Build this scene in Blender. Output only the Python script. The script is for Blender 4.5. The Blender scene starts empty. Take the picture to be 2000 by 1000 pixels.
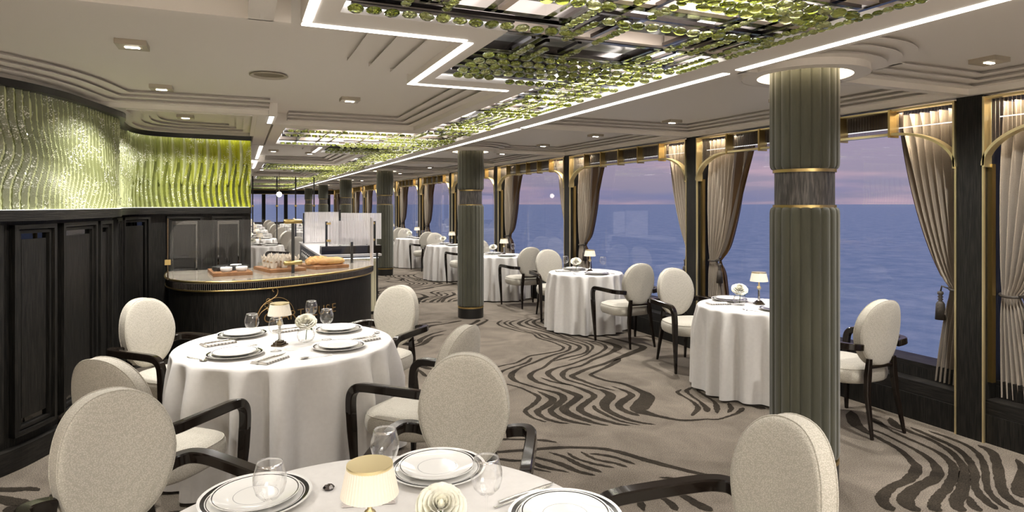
import bpy, math, random
from mathutils import Vector, Matrix
random.seed(7)
PI = math.pi
C = bpy.context.scene.collection
# ---------------------------------------------------------------- camera, world, exposure
YAW = math.radians(23.17)
cam_d = bpy.data.cameras.new('camera'); cam = bpy.data.objects.new('camera', cam_d); C.objects.link(cam)
cam.location = (0, 0, 1.68); cam.rotation_euler = (PI/2, 0, -YAW)
cam_d.sensor_width = 36; cam_d.lens = 36*1241/2000; cam_d.shift_y = -102/2000; cam_d.clip_start = .05; cam_d.clip_end = 20000
S = bpy.context.scene; S.camera = cam
S.view_settings.view_transform = 'Standard'; S.view_settings.look = 'None'
S.view_settings.gamma = 1; S.view_settings.use_curve_mapping = False; S.view_settings.exposure = 0.96
cy = S.cycles
cy.max_bounces = 8; cy.diffuse_bounces = 4; cy.glossy_bounces = 4; cy.transmission_bounces = 6; cy.transparent_max_bounces = 16
cy.caustics_reflective = False; cy.caustics_refractive = False; cy.sample_clamp_indirect = 3.0; cy.sample_clamp_direct = 0
cy.use_denoising = True; cy.use_light_tree = True

world = bpy.data.worlds.new('dusk_sky'); S.world = world; world.use_nodes = True
nt = world.node_tree; nt.nodes.clear()
def wn(t): return nt.nodes.new(t)
out = wn('ShaderNodeOutputWorld'); bg = wn('ShaderNodeBackground'); nt.links.new(bg.outputs[0], out.inputs[0])
tc = wn('ShaderNodeTexCoord'); sep = wn('ShaderNodeSeparateXYZ'); nt.links.new(tc.outputs['Generated'], sep.inputs[0])
rp = wn('ShaderNodeValToRGB'); nt.links.new(sep.outputs[2], rp.inputs[0])
els = rp.color_ramp.elements
els[0].position = 0.0; els[0].color = (.20,.195,.28,1)
els[1].position = .6; els[1].color = (.12,.15,.30,1)
for p, c in ((.04,(.27,.235,.30,1)), (.09,(.29,.245,.32,1)), (.2,(.20,.21,.33,1))):
    e = els.new(p); e.color = c
mp = wn('ShaderNodeMapping'); mp.inputs['Scale'].default_value = (1.3,1.3,13); nt.links.new(tc.outputs['Generated'], mp.inputs[0])
nz = wn('ShaderNodeTexNoise'); nz.inputs['Scale'].default_value = 2.2; nz.inputs['Detail'].default_value = 7; nz.inputs['Roughness'].default_value=.55
nt.links.new(mp.outputs[0], nz.inputs[0])
cr = wn('ShaderNodeValToRGB'); nt.links.new(nz.outputs[0], cr.inputs[0])
cr.color_ramp.elements[0].position = .48; cr.color_ramp.elements[0].color = (0,0,0,1)
cr.color_ramp.elements[1].position = .68; cr.color_ramp.elements[1].color = (1,1,1,1)
mx = wn('ShaderNodeMixRGB'); nt.links.new(cr.outputs[0], mx.inputs[0]); nt.links.new(rp.outputs[0], mx.inputs[1]); mx.inputs[2].default_value = (.50,.34,.38,1)
mp2 = wn('ShaderNodeMapping'); mp2.inputs['Scale'].default_value = (1.1,1.1,9); mp2.inputs['Location'].default_value=(3,1,2); nt.links.new(tc.outputs['Generated'], mp2.inputs[0])
nz2 = wn('ShaderNodeTexNoise'); nz2.inputs['Scale'].default_value = 3.1; nz2.inputs['Detail'].default_value = 6; nt.links.new(mp2.outputs[0], nz2.inputs[0])
cr2 = wn('ShaderNodeValToRGB'); nt.links.new(nz2.outputs[0], cr2.inputs[0])
cr2.color_ramp.elements[0].position = .5; cr2.color_ramp.elements[0].color = (0,0,0,1)
cr2.color_ramp.elements[1].position = .68; cr2.color_ramp.elements[1].color = (.8,.8,.8,1)
mx2 = wn('ShaderNodeMixRGB'); nt.links.new(cr2.outputs[0], mx2.inputs[0]); nt.links.new(mx.outputs[0], mx2.inputs[1]); mx2.inputs[2].default_value = (.15,.17,.30,1)
nt.links.new(mx2.outputs[0], bg.inputs[0]); bg.inputs[1].default_value = .70

# ---------------------------------------------------------------- materials
def new_mat(name):
    m = bpy.data.materials.new(name); m.use_nodes = True
    return m, m.node_tree, m.node_tree.nodes['Principled BSDF']
def texco(nt, kind='Object', scale=(1,1,1)):
    t = nt.nodes.new('ShaderNodeTexCoord'); mp = nt.nodes.new('ShaderNodeMapping'); mp.inputs['Scale'].default_value = scale
    nt.links.new(t.outputs[kind], mp.inputs[0]); return mp.outputs[0]
def mat(name, col, rough=.5, metal=0, col2=None, nscale=8, tscale=(1,1,1), detail=4, bump=0, bscale=None, lo=.35, hi=.65, spec=None, emit=0, ecol=None, sheen=0, coat=0, trans=0, ior=None, coord='Object'):
    m, nt, b = new_mat(name)
    b.inputs['Base Color'].default_value = (*col, 1); b.inputs['Roughness'].default_value = rough; b.inputs['Metallic'].default_value = metal
    if spec is not None: b.inputs['Specular IOR Level'].default_value = spec
    if sheen: b.inputs['Sheen Weight'].default_value = sheen
    if coat: b.inputs['Coat Weight'].default_value = coat; b.inputs['Coat Roughness'].default_value = .04
    if trans: b.inputs['Transmission Weight'].default_value = trans
    if ior: b.inputs['IOR'].default_value = ior
    if emit: b.inputs['Emission Color'].default_value = (*(ecol or col), 1); b.inputs['Emission Strength'].default_value = emit
    if col2 is not None or bump:
        v = texco(nt, coord, tscale)
        n = nt.nodes.new('ShaderNodeTexNoise'); n.inputs['Scale'].default_value = nscale; n.inputs['Detail'].default_value = detail; nt.links.new(v, n.inputs[0])
        if col2 is not None:
            r = nt.nodes.new('ShaderNodeValToRGB'); nt.links.new(n.outputs[0], r.inputs[0])
            r.color_ramp.elements[0].position = lo; r.color_ramp.elements[0].color = (*col, 1)
            r.color_ramp.elements[1].position = hi; r.color_ramp.elements[1].color = (*col2, 1)
            nt.links.new(r.outputs[0], b.inputs['Base Color'])
        if bump:
            src = n
            if bscale:
                src = nt.nodes.new('ShaderNodeTexNoise'); src.inputs['Scale'].default_value = bscale; src.inputs['Detail'].default_value = 3; nt.links.new(v, src.inputs[0])
            bp = nt.nodes.new('ShaderNodeBump'); bp.inputs['Strength'].default_value = bump; bp.inputs['Distance'].default_value = .01
            nt.links.new(src.outputs[0], bp.inputs['Height']); nt.links.new(bp.outputs[0], b.inputs['Normal'])
    return m
def thin_glass(name, tint=(1,1,1), rough=.0, gloss=(1,1,1), base=.04, bumpx=0, edge=1.0):
    m = bpy.data.materials.new(name); m.use_nodes = True; nt = m.node_tree; nt.nodes.clear()
    o = nt.nodes.new('ShaderNodeOutputMaterial'); mx = nt.nodes.new('ShaderNodeMixShader')
    t = nt.nodes.new('ShaderNodeBsdfTransparent'); t.inputs[0].default_value = (*tint, 1)
    g = nt.nodes.new('ShaderNodeBsdfGlossy'); g.inputs[0].default_value = (*gloss, 1); g.inputs['Roughness'].default_value = rough
    f = nt.nodes.new('ShaderNodeLayerWeight'); f.inputs[0].default_value = .35
    mt = nt.nodes.new('ShaderNodeMath'); mt.operation = 'MULTIPLY_ADD'; mt.inputs[1].default_value = edge; mt.inputs[2].default_value = base; mt.use_clamp = True
    pw = nt.nodes.new('ShaderNodeMath'); pw.operation = 'POWER'; pw.inputs[1].default_value = 2.2
    nt.links.new(f.outputs['Facing'], pw.inputs[0]); nt.links.new(pw.outputs[0], mt.inputs[0])
    nt.links.new(mt.outputs[0], mx.inputs[0]); nt.links.new(t.outputs[0], mx.inputs[1]); nt.links.new(g.outputs[0], mx.inputs[2]); nt.links.new(mx.outputs[0], o.inputs[0])
    return m
M = {}
M['ceiling'] = mat('ceiling_plaster', (.88,.835,.78), .6)
M['ceiling_far'] = M['ceiling']
def carpet_mat(name, c1, c2, c3):
    m, nt, b = new_mat(name); v = texco(nt)
    n = nt.nodes.new('ShaderNodeTexNoise'); n.inputs['Scale'].default_value = 2.2; n.inputs['Detail'].default_value = 5; n.inputs['Distortion'].default_value = 1.2; nt.links.new(v, n.inputs[0])
    n2 = nt.nodes.new('ShaderNodeTexNoise'); n2.inputs['Scale'].default_value = 160; n2.inputs['Detail'].default_value = 2; nt.links.new(v, n2.inputs[0])
    r = nt.nodes.new('ShaderNodeValToRGB'); r.color_ramp.elements[0].position=.3; r.color_ramp.elements[1].position=.7
    r.color_ramp.elements[0].color=(*c1,1); r.color_ramp.elements[1].color=(*c2,1); nt.links.new(n.outputs[0], r.inputs[0])
    r2 = nt.nodes.new('ShaderNodeValToRGB'); r2.color_ramp.elements[0].position=.35; r2.color_ramp.elements[1].position=.65
    r2.color_ramp.elements[0].color=(*c3,1); r2.color_ramp.elements[1].color=(1.25,1.25,1.25,1); nt.links.new(n2.outputs[0], r2.inputs[0])
    mx = nt.nodes.new('ShaderNodeMixRGB'); mx.blend_type='MULTIPLY'; mx.inputs[0].default_value=1; nt.links.new(r.outputs[0], mx.inputs[1]); nt.links.new(r2.outputs[0], mx.inputs[2])
    nt.links.new(mx.outputs[0], b.inputs['Base Color']); b.inputs['Roughness'].default_value=.95; b.inputs['Specular IOR Level'].default_value=.1
    bp = nt.nodes.new('ShaderNodeBump'); bp.inputs['Strength'].default_value=.6; bp.inputs['Distance'].default_value=.008; nt.links.new(n2.outputs[0], bp.inputs['Height']); nt.links.new(bp.outputs[0], b.inputs['Normal'])
    return m
M['carpet'] = carpet_mat('taupe_carpet', (.135,.114,.091), (.22,.187,.152), (.55,.55,.55))
M['stripe'] = carpet_mat('dark_carpet_stripe', (.018,.014,.010), (.045,.036,.026), (.5,.5,.5))
M['wood'] = mat('black_oak', (.0035,.0032,.0026), .5, spec=.3, col2=(.021,.0185,.015), nscale=14, tscale=(9,9,.5), detail=6, lo=.42, hi=.78, bump=.25)
M['wood_h'] = mat('black_oak_horizontal', (.0045,.004,.0033), .5, spec=.3, col2=(.024,.021,.0175), nscale=14, tscale=(.6,.6,12), detail=6, lo=.42, hi=.78, bump=.25)
M['black'] = mat('black_satin', (.008,.0075,.007), .35)
M['lacquer'] = mat('black_lacquer', (.011,.0075,.0055), .14, coat=.15, spec=.28)
M['brass'] = mat('brushed_brass', (.60,.45,.19), .3, 1)
M['brass_pale'] = mat('pale_brass', (.93,.79,.45), .3, .9)
M['bronze'] = mat('dark_bronze', (.10,.075,.05), .25, 1)
M['chrome'] = mat('polished_silver', (.72,.70,.67), .12, 1)
M['dark_chrome'] = mat('dark_chrome', (.16,.145,.14), .18, 1)
M['rose_metal'] = mat('rose_champagne_metal', (.74,.63,.55), .3, .15)
M['silver_panel'] = mat('brushed_silver_panel', (.62,.62,.61), .3, .12, col2=(.84,.84,.83), nscale=5, tscale=(1,7,1), bump=.1)
M['mirror'] = mat('tinted_mirror', (.09,.088,.085), .03, 1)
def weave(name, col, col2, sc):
    m, nt, b = new_mat(name); v = texco(nt)
    w = nt.nodes.new('ShaderNodeTexVoronoi'); w.inputs['Scale'].default_value = sc; w.inputs['Randomness'].default_value = .75; nt.links.new(v, w.inputs[0])
    r = nt.nodes.new('ShaderNodeValToRGB'); r.color_ramp.elements[0].position=.1; r.color_ramp.elements[1].position=.6
    r.color_ramp.elements[0].color=(*col,1); r.color_ramp.elements[1].color=(*col2,1); nt.links.new(w.outputs['Distance'], r.inputs[0]); nt.links.new(r.outputs[0], b.inputs['Base Color'])
    bp = nt.nodes.new('ShaderNodeBump'); bp.inputs['Strength'].default_value=.4; bp.inputs['Distance'].default_value=.002; bp.invert=True; nt.links.new(w.outputs['Distance'], bp.inputs['Height']); nt.links.new(bp.outputs[0], b.inputs['Normal'])
    b.inputs['Roughness'].default_value=.85; b.inputs['Sheen Weight'].default_value=.15
    return m
M['fabric'] = weave('cream_woven_upholstery', (.61,.57,.495), (.41,.38,.315), 200)
M['cloth'] = mat('white_tablecloth_linen', (.66,.635,.605), .8, col2=(.69,.665,.635), nscale=40, sheen=.1, bump=.05, bscale=300)
M['napkin'] = None
M['porcelain'] = mat('white_porcelain', (.86,.85,.82), .08, coat=.4)
M['porcelain_black'] = mat('black_glazed_band', (.008,.008,.009), .15)
M['porcelain_grey'] = mat('fine_grey_line', (.35,.35,.35), .15)
M['glass'] = thin_glass('clear_wine_glass', base=.05, edge=.9, rough=.02)
M['guard_glass'] = thin_glass('clear_guard_glass', base=.02, edge=.5)
M['window_glass'] = thin_glass('window_glass', tint=(.97,.97,1), base=.015, edge=.35)
M['ribbed_glass'] = thin_glass('ribbed_glass', tint=(.80,.78,.76), base=.22, edge=.7, rough=.15, gloss=(.95,.92,.88))
M['screen_glass'] = thin_glass('frosted_ribbed_glass', tint=(.75,.73,.74), base=.5, edge=.5, rough=.25, gloss=(1,.98,.96))
M['led'] = mat('led_strip_light', (1,.97,.9), .5, emit=3.0, ecol=(1,.95,.88))
M['led_soft'] = mat('glowing_recess_edge', (.9,.9,.9), .5, emit=1.3, ecol=(.95,.96,1))
M['led_ledge'] = mat('soft_ledge_light', (1,1,.9), .5, emit=1.2, ecol=(1,1,.86))
M['cove'] = mat('cove_light_ring', (1,.9,.7), .5, emit=1.8, ecol=(1,.88,.68))
M['lens'] = mat('downlight_lens', (1,.95,.85), .5, emit=14.0, ecol=(1,.9,.74))
M['fixture'] = mat('beige_metal_fixture', (.45,.40,.32), .4, .1)
M['velvet'] = mat('sage_velvet', (.042,.042,.025), .75, col2=(.064,.062,.037), nscale=5, tscale=(1,1,.4), sheen=.35, bump=.08, bscale=220)
M['curtain'] = mat('taupe_lame_curtain', (.27,.225,.175), .45, col2=(.38,.32,.255), nscale=320, detail=2, sheen=.3, bump=.3, metal=.15)
M['lining'] = mat('brown_curtain_lining', (.12,.065,.025), .6)
M['rope'] = mat('dark_cord', (.045,.037,.03), .6, bump=.4, nscale=90)
def bead_mat():
    m, nt, b = new_mat('chartreuse_crystal'); oi = nt.nodes.new('ShaderNodeObjectInfo'); r = nt.nodes.new('ShaderNodeValToRGB')
    geo = nt.nodes.new('ShaderNodeNewGeometry'); ad = nt.nodes.new('ShaderNodeMath'); ad.operation='ADD'; nt.links.new(oi.outputs['Random'], ad.inputs[0]); nt.links.new(geo.outputs['Random Per Island'], ad.inputs[1])
    fr = nt.nodes.new('ShaderNodeMath'); fr.operation='FRACT'; nt.links.new(ad.outputs[0], fr.inputs[0]); nt.links.new(fr.outputs[0], r.inputs[0])
    r.color_ramp.elements[0].color=(.22,.27,.02,1); r.color_ramp.elements[1].color=(.86,.93,.42,1)
    e = r.color_ramp.elements.new(.45); e.color=(.62,.72,.14,1)
    nt.links.new(r.outputs[0], b.inputs['Base Color']); b.inputs['Roughness'].default_value=.04; b.inputs['Transmission Weight'].default_value=.85; b.inputs['IOR'].default_value=1.5
    b.inputs['Coat Weight'].default_value = .5
    return m
M['bead'] = bead_mat()
M['petal'] = mat('ivory_rose_petal', (.86,.83,.74), .55, col2=(.80,.79,.62), nscale=12, sheen=.2)
M['leaf'] = mat('green_rose_leaf', (.03,.09,.015), .35, col2=(.06,.15,.03), nscale=30)
M['stem'] = mat('green_stem', (.05,.10,.02), .5)
M['shade'] = mat('lit_pleated_lampshade', (.66,.60,.50), .8, emit=.14, ecol=(1,.86,.66))
M['marble'] = mat('white_marble', (.80,.78,.74), .12, col2=(.60,.55,.48), nscale=2.5, detail=8, lo=.55, hi=.72)
M['stone'] = mat('pale_stone_countertop', (.30,.265,.22), .12, col2=(.38,.34,.28), nscale=6)
M['board'] = mat('oak_serving_board', (.24,.11,.045), .5, col2=(.36,.18,.08), nscale=12, tscale=(1,10,1))
M['crust'] = mat('golden_bread_crust', (.50,.25,.07), .6, col2=(.68,.45,.17), nscale=9, detail=6, bump=.4)
M['paper'] = mat('cream_paper', (.76,.69,.58), .7)
M['food'] = mat('brown_pastry', (.22,.12,.05), .7, col2=(.35,.22,.1), nscale=30)
M['cream_panel'] = mat('lit_cream_panel', (.78,.72,.50), .5)
M['gold_text'] = mat('antique_gold_lettering', (.50,.33,.15), .3, .9)
M['sea'] = None
M['warm_wall'] = mat('pale_plaster_wall', (.78,.74,.68), .7)
def napkin_mat():
    m, nt, b = new_mat('striped_linen_napkin'); v = texco(nt); w = nt.nodes.new('ShaderNodeTexWave'); w.inputs['Scale'].default_value=14; w.bands_direction='Y'; nt.links.new(v, w.inputs[0])
    r = nt.nodes.new('ShaderNodeValToRGB'); r.color_ramp.elements[0].position=.15; r.color_ramp.elements[1].position=.35
    r.color_ramp.elements[0].color=(.24,.22,.20,1); r.color_ramp.elements[1].color=(.66,.62,.57,1); nt.links.new(w.outputs[0], r.inputs[0]); nt.links.new(r.outputs[0], b.inputs['Base Color']); b.inputs['Roughness'].default_value=.85
    return m
M['napkin'] = napkin_mat()
M['napkin_plain'] = mat('folded_white_linen', (.68,.63,.60), .85)
def sea_mat():
    m, nt, b = new_mat('dusk_sea'); v = texco(nt, scale=(.05,.05,.05))
    n = nt.nodes.new('ShaderNodeTexNoise'); n.inputs['Scale'].default_value=3; n.inputs['Detail'].default_value=12; n.inputs['Roughness'].default_value=.72; nt.links.new(v, n.inputs[0])
    r = nt.nodes.new('ShaderNodeValToRGB'); r.color_ramp.elements[0].position=.38; r.color_ramp.elements[1].position=.66
    r.color_ramp.elements[0].color=(.42,.66,.76,1); r.color_ramp.elements[1].color=(.80,.97,.97,1); nt.links.new(n.outputs[0], r.inputs[0]); nt.links.new(r.outputs[0], b.inputs['Base Color'])
    b.inputs['Roughness'].default_value=.5; b.inputs['Metallic'].default_value=.7
    bp = nt.nodes.new('ShaderNodeBump'); bp.inputs['Strength'].default_value=.9; bp.inputs['Distance'].default_value=1.2; nt.links.new(n.outputs[0], bp.inputs['Height']); nt.links.new(bp.outputs[0], b.inputs['Normal'])
    return m
M['sea'] = sea_mat()
def frosted():
    m = bpy.data.materials.new('frosted_ribbed_glass'); m.use_nodes = True; nt = m.node_tree; b = nt.nodes['Principled BSDF']; o = nt.nodes['Material Output']
    b.inputs['Base Color'].default_value = (.92,.88,.88,1); b.inputs['Roughness'].default_value = .15; b.inputs['Coat Weight'].default_value=.5
    t = nt.nodes.new('ShaderNodeBsdfTransparent'); x = nt.nodes.new('ShaderNodeMixShader'); x.inputs[0].default_value = .75
    nt.links.new(t.outputs[0], x.inputs[1]); nt.links.new(b.outputs[0], x.inputs[2]); nt.links.new(x.outputs[0], o.inputs[0]); return m
M['screen_glass'] = frosted()
def ribbed(name, col, f):
    m = bpy.data.materials.new(name); m.use_nodes = True; nt = m.node_tree; b = nt.nodes['Principled BSDF']; o = nt.nodes['Material Output']
    b.inputs['Base Color'].default_value = (*col,1); b.inputs['Roughness'].default_value = .12; b.inputs['Coat Weight'].default_value=1; b.inputs['Metallic'].default_value=.3
    t = nt.nodes.new('ShaderNodeBsdfTransparent'); t.inputs[0].default_value=(.92,.9,.86,1); x = nt.nodes.new('ShaderNodeMixShader'); x.inputs[0].default_value = f
    nt.links.new(t.outputs[0], x.inputs[1]); nt.links.new(b.outputs[0], x.inputs[2]); nt.links.new(x.outputs[0], o.inputs[0]); return m
def ribbed_lit():
    m = bpy.data.materials.new('ribbed_crystal_glass_clear'); m.use_nodes = True; nt = m.node_tree; b = nt.nodes['Principled BSDF']; o = nt.nodes['Material Output']
    b.inputs['Base Color'].default_value = (.45,.41,.36,1); b.inputs['Roughness'].default_value = .12; b.inputs['Coat Weight'].default_value=1
    tl = nt.nodes.new('ShaderNodeBsdfTranslucent'); tl.inputs[0].default_value=(.85,.76,.64,1); x0 = nt.nodes.new('ShaderNodeMixShader'); x0.inputs[0].default_value=.55
    t = nt.nodes.new('ShaderNodeBsdfTransparent'); t.inputs[0].default_value=(.92,.9,.86,1); x = nt.nodes.new('ShaderNodeMixShader'); x.inputs[0].default_value = .6
    nt.links.new(b.outputs[0], x0.inputs[1]); nt.links.new(tl.outputs[0], x0.inputs[2])
    nt.links.new(t.outputs[0], x.inputs[1]); nt.links.new(x0.outputs[0], x.inputs[2]); nt.links.new(x.outputs[0], o.inputs[0]); return m
M['ribbed_glass'] = ribbed_lit()
M['collar'] = mat('grey_cerused_oak', (.035,.031,.028), .45, col2=(.15,.135,.12), nscale=12, tscale=(7,7,.8), detail=7, lo=.42, hi=.72, bump=.5)
M['rim'] = thin_glass('bright_glass_rim', base=.55, edge=.4, rough=.1)
M['relief_shade'] = mat('olive_glass_shade', (.085,.095,.025), .2, coat=.6, col2=(.14,.16,.03), nscale=10)  # shade in the relief's grooves, painted as a darker olive
M['relief_highlight'] = mat('pale_glass_highlight', (.56,.60,.32), .2, coat=.6)  # light caught on the fin edges, painted as a paler green
M['ribbed_dark'] = ribbed('ribbed_crystal_glass_dark', (.10,.08,.065), .55)
M['pelmet'] = mat('dark_brown_pelmet', (.035,.024,.018), .5)
def relief_mat():
    # glass relief: sage on the near curve, chartreuse towards the room end; bright flecks are glass specks with their sparkle painted white
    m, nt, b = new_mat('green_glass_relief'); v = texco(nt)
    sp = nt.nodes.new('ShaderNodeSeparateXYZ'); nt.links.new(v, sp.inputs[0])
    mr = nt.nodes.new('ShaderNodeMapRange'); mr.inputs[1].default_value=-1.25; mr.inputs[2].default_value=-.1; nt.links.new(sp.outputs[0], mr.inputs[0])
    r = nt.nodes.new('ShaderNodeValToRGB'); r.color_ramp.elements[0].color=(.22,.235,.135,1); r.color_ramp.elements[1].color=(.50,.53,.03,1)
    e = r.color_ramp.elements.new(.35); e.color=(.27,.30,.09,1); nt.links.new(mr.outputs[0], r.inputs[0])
    vo = nt.nodes.new('ShaderNodeTexVoronoi'); vo.inputs['Scale'].default_value=150; nt.links.new(v, vo.inputs[0])
    rr = nt.nodes.new('ShaderNodeValToRGB'); rr.color_ramp.elements[0].position=.70; rr.color_ramp.elements[1].position=.74; rr.color_ramp.elements[0].color=(0,0,0,1); rr.color_ramp.elements[1].color=(1,1,1,1)
    nt.links.new(vo.outputs['Color'], rr.inputs[0])
    n = nt.nodes.new('ShaderNodeTexNoise'); n.inputs['Scale'].default_value=7; nt.links.new(v, n.inputs[0])
    r3 = nt.nodes.new('ShaderNodeValToRGB'); r3.color_ramp.elements[0].position=.48; r3.color_ramp.elements[1].position=.58; nt.links.new(n.outputs[0], r3.inputs[0])
    mu = nt.nodes.new('ShaderNodeMixRGB'); mu.blend_type='MULTIPLY'; mu.inputs[0].default_value=1; nt.links.new(rr.outputs[0], mu.inputs[1]); nt.links.new(r3.outputs[0], mu.inputs[2])
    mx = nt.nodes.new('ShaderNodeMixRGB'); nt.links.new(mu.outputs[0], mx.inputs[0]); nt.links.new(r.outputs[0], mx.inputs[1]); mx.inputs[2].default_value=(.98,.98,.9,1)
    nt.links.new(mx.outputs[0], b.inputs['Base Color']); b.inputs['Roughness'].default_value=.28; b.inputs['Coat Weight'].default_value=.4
    bp = nt.nodes.new('ShaderNodeBump'); bp.inputs['Strength'].default_value=.5; bp.inputs['Distance'].default_value=.004; nt.links.new(vo.outputs['Distance'], bp.inputs['Height']); nt.links.new(bp.outputs[0], b.inputs['Normal'])
    return m
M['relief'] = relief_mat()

# ---------------------------------------------------------------- mesh helpers
class MB:
    def __init__(s): s.v=[]; s.f=[]; s.mi=[]; s.sm=[]
    def add(s, vs, fs, mi=0, smooth=False):
        o=len(s.v); s.v+=[tuple(x) for x in vs]; s.f+=[tuple(i+o for i in f) for f in fs]; s.mi+=[mi]*len(fs); s.sm+=[smooth]*len(fs); return s
    def box(s, x0,x1,y0,y1,z0,z1, mi=0):
        return s.add([(x0,y0,z0),(x1,y0,z0),(x1,y1,z0),(x0,y1,z0),(x0,y0,z1),(x1,y0,z1),(x1,y1,z1),(x0,y1,z1)],
              [(0,3,2,1),(4,5,6,7),(0,1,5,4),(1,2,6,5),(2,3,7,6),(3,0,4,7)], mi)
    def obox(s, c, sx,sy,sz, rz=0, mi=0):
        ca,sa=math.cos(rz),math.sin(rz); vs=[]
        for dz in (-sz/2,sz/2):
            for dx,dy in ((-sx/2,-sy/2),(sx/2,-sy/2),(sx/2,sy/2),(-sx/2,sy/2)):
                vs.append((c[0]+dx*ca-dy*sa, c[1]+dx*sa+dy*ca, c[2]+dz))
        return s.add(vs, [(0,3,2,1),(4,5,6,7),(0,1,5,4),(1,2,6,5),(2,3,7,6),(3,0,4,7)], mi)
    def prism(s, poly, z0, z1, mi=0, cap=True):
        n=len(poly); vs=[(x,y,z0) for x,y in poly]+[(x,y,z1) for x,y in poly]
        fs=[(i,(i+1)%n,n+(i+1)%n,n+i) for i in range(n)]
        if cap: fs+=[tuple(range(n-1,-1,-1)), tuple(range(n,2*n))]
        return s.add(vs, fs, mi)
    def lathe(s, prof, n=32, c=(0,0,0), mi=0, smooth=True, mis=None, closed=False):
        vs=[]; 
        for r,z in prof:
            for k in range(n):
                a=2*PI*k/n; vs.append((c[0]+r*math.cos(a), c[1]+r*math.sin(a), c[2]+z))
        for i in range(len(prof)-1):
            s0=[(i*n+k, i*n+(k+1)%n, (i+1)*n+(k+1)%n, (i+1)*n+k) for k in range(n)]
            if i==0: base=len(s.v); s.v+=vs
            o=base; s.f+=[tuple(q+o for q in f) for f in s0]; s.mi+=[mis[i] if mis else mi]*n; s.sm+=[smooth]*n
        return s
    def tube(s, pts, r, n=8, mi=0, caps=True, smooth=True):
        R = r if isinstance(r,(list,tuple)) else [r]*len(pts)
        return s.sweep(pts, [(R[i],R[i]) for i in range(len(pts))], [(math.cos(2*PI*k/n),math.sin(2*PI*k/n)) for k in range(n)], mi, caps, smooth)
    def sweep(s, pts, wh, sec, mi=0, caps=True, smooth=False, side=None):
        P=[Vector(p) for p in pts]; n=len(sec); vs=[]
        T=[]
        for i in range(len(P)):
            a=P[max(i-1,0)]; b=P[min(i+1,len(P)-1)]; t=(b-a); T.append(t.normalized() if t.length>1e-9 else Vector((0,0,1)))
        up=Vector(side) if side else (Vector((0,0,1)) if abs(T[0].z)<.9 else Vector((1,0,0)))
        U=(up-T[0]*up.dot(T[0])).normalized()
        for i in range(len(P)):
            if i: U=(U-T[i]*U.dot(T[i])).normalized()
            B=T[i].cross(U); w,h=wh[i]
            for (a,b) in sec: vs.append(P[i]+B*a*w+U*b*h)
        fs=[]
        for i in range(len(P)-1):
            for k in range(n): fs.append((i*n+k,i*n+(k+1)%n,(i+1)*n+(k+1)%n,(i+1)*n+k))
        s.add(vs, fs, mi, smooth)
        if caps:
            o=len(s.v)-len(vs); s.f+=[tuple(o+k for k in range(n-1,-1,-1)), tuple(o+(len(P)-1)*n+k for k in range(n))]; s.mi+=[mi,mi]; s.sm+=[False,False]
        return s
    def grid(s, nu, nv, fn, mi=0, smooth=True, wrap=False):
        vs=[fn(i/(nu if wrap else nu-1), j/(nv-1)) for j in range(nv) for i in range(nu)]
        fs=[(j*nu+i, j*nu+(i+1)%nu, (j+1)*nu+(i+1)%nu, (j+1)*nu+i) for j in range(nv-1) for i in range(nu if wrap else nu-1)]
        return s.add(vs, fs, mi, smooth)
    def build(s, name, mats, parent=None, auto=None):
        me=bpy.data.meshes.new(name); me.from_pydata(s.v, [], s.f)
        if not isinstance(mats,(list,tuple)): mats=[mats]
        for m in mats: me.materials.append(m)
        me.polygons.foreach_set('material_index', s.mi); me.polygons.foreach_set('use_smooth', s.sm)
        if auto is not None:
            me.polygons.foreach_set('use_smooth', [True]*len(s.f))
            try: me.set_sharp_from_angle(angle=math.radians(auto))
            except Exception: pass
        me.update()
        o=bpy.data.objects.new(name, me); C.objects.link(o)
        if parent: o.parent=parent
        return o
CH8=[(1,.55),(.6,1),(-.6,1),(-1,.55),(-1,-.55),(-.6,-1),(.6,-1),(1,-.55)]
def catmull(P, n=6):
    P=[tuple(p) for p in P]; Q=[P[0]]+P+[P[-1]]; o=[]; D=len(P[0])
    for i in range(1,len(Q)-2):
        for k in range(n):
            t=k/n; o.append(tuple(.5*((2*Q[i][j])+(-Q[i-1][j]+Q[i+1][j])*t+(2*Q[i-1][j]-5*Q[i][j]+4*Q[i+1][j]-Q[i+2][j])*t*t+(-Q[i-1][j]+3*Q[i][j]-3*Q[i+1][j]+Q[i+2][j])*t**3) for j in range(D)))
    return o+[P[-1]]
def tag(o, label, cat, group=None):
    o['label']=label; o['category']=cat
    if group: o['group']=group
    return o
def thing(name, label, cat, loc=(0,0,0), rz=0, group=None):
    o=bpy.data.objects.new(name, None); C.objects.link(o); o.empty_display_size=.1; o.location=loc; o.rotation_euler=(0,0,rz); return tag(o,label,cat,group)
def struct(o): o['kind']='structure'; return o
kids={}
def register(root):
    kids[root.name]=[(c,[g for g in bpy.data.objects if g.parent is c]) for c in bpy.data.objects if c.parent is root]
def dup(root, loc, rz=0, label=None, group=None, scale=None):
    r=root.copy(); C.objects.link(r); r.location=loc; r.rotation_euler=(0,0,rz)
    if scale: r.scale=scale
    if label: r['label']=label
    if group: r['group']=group
    for ch,gs in kids[root.name]:
        c=ch.copy(); C.objects.link(c); c.parent=r
        for g in gs:
            d=g.copy(); C.objects.link(d); d.parent=c
    return r
ORD=['first','second','third','fourth','fifth','sixth','seventh','eighth','ninth','tenth','eleventh','twelfth','thirteenth','fourteenth','fifteenth','sixteenth','seventeenth','eighteenth','nineteenth','twentieth']
POW_DL=13.5; POW_P=36.0; POW_C=4.2
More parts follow.
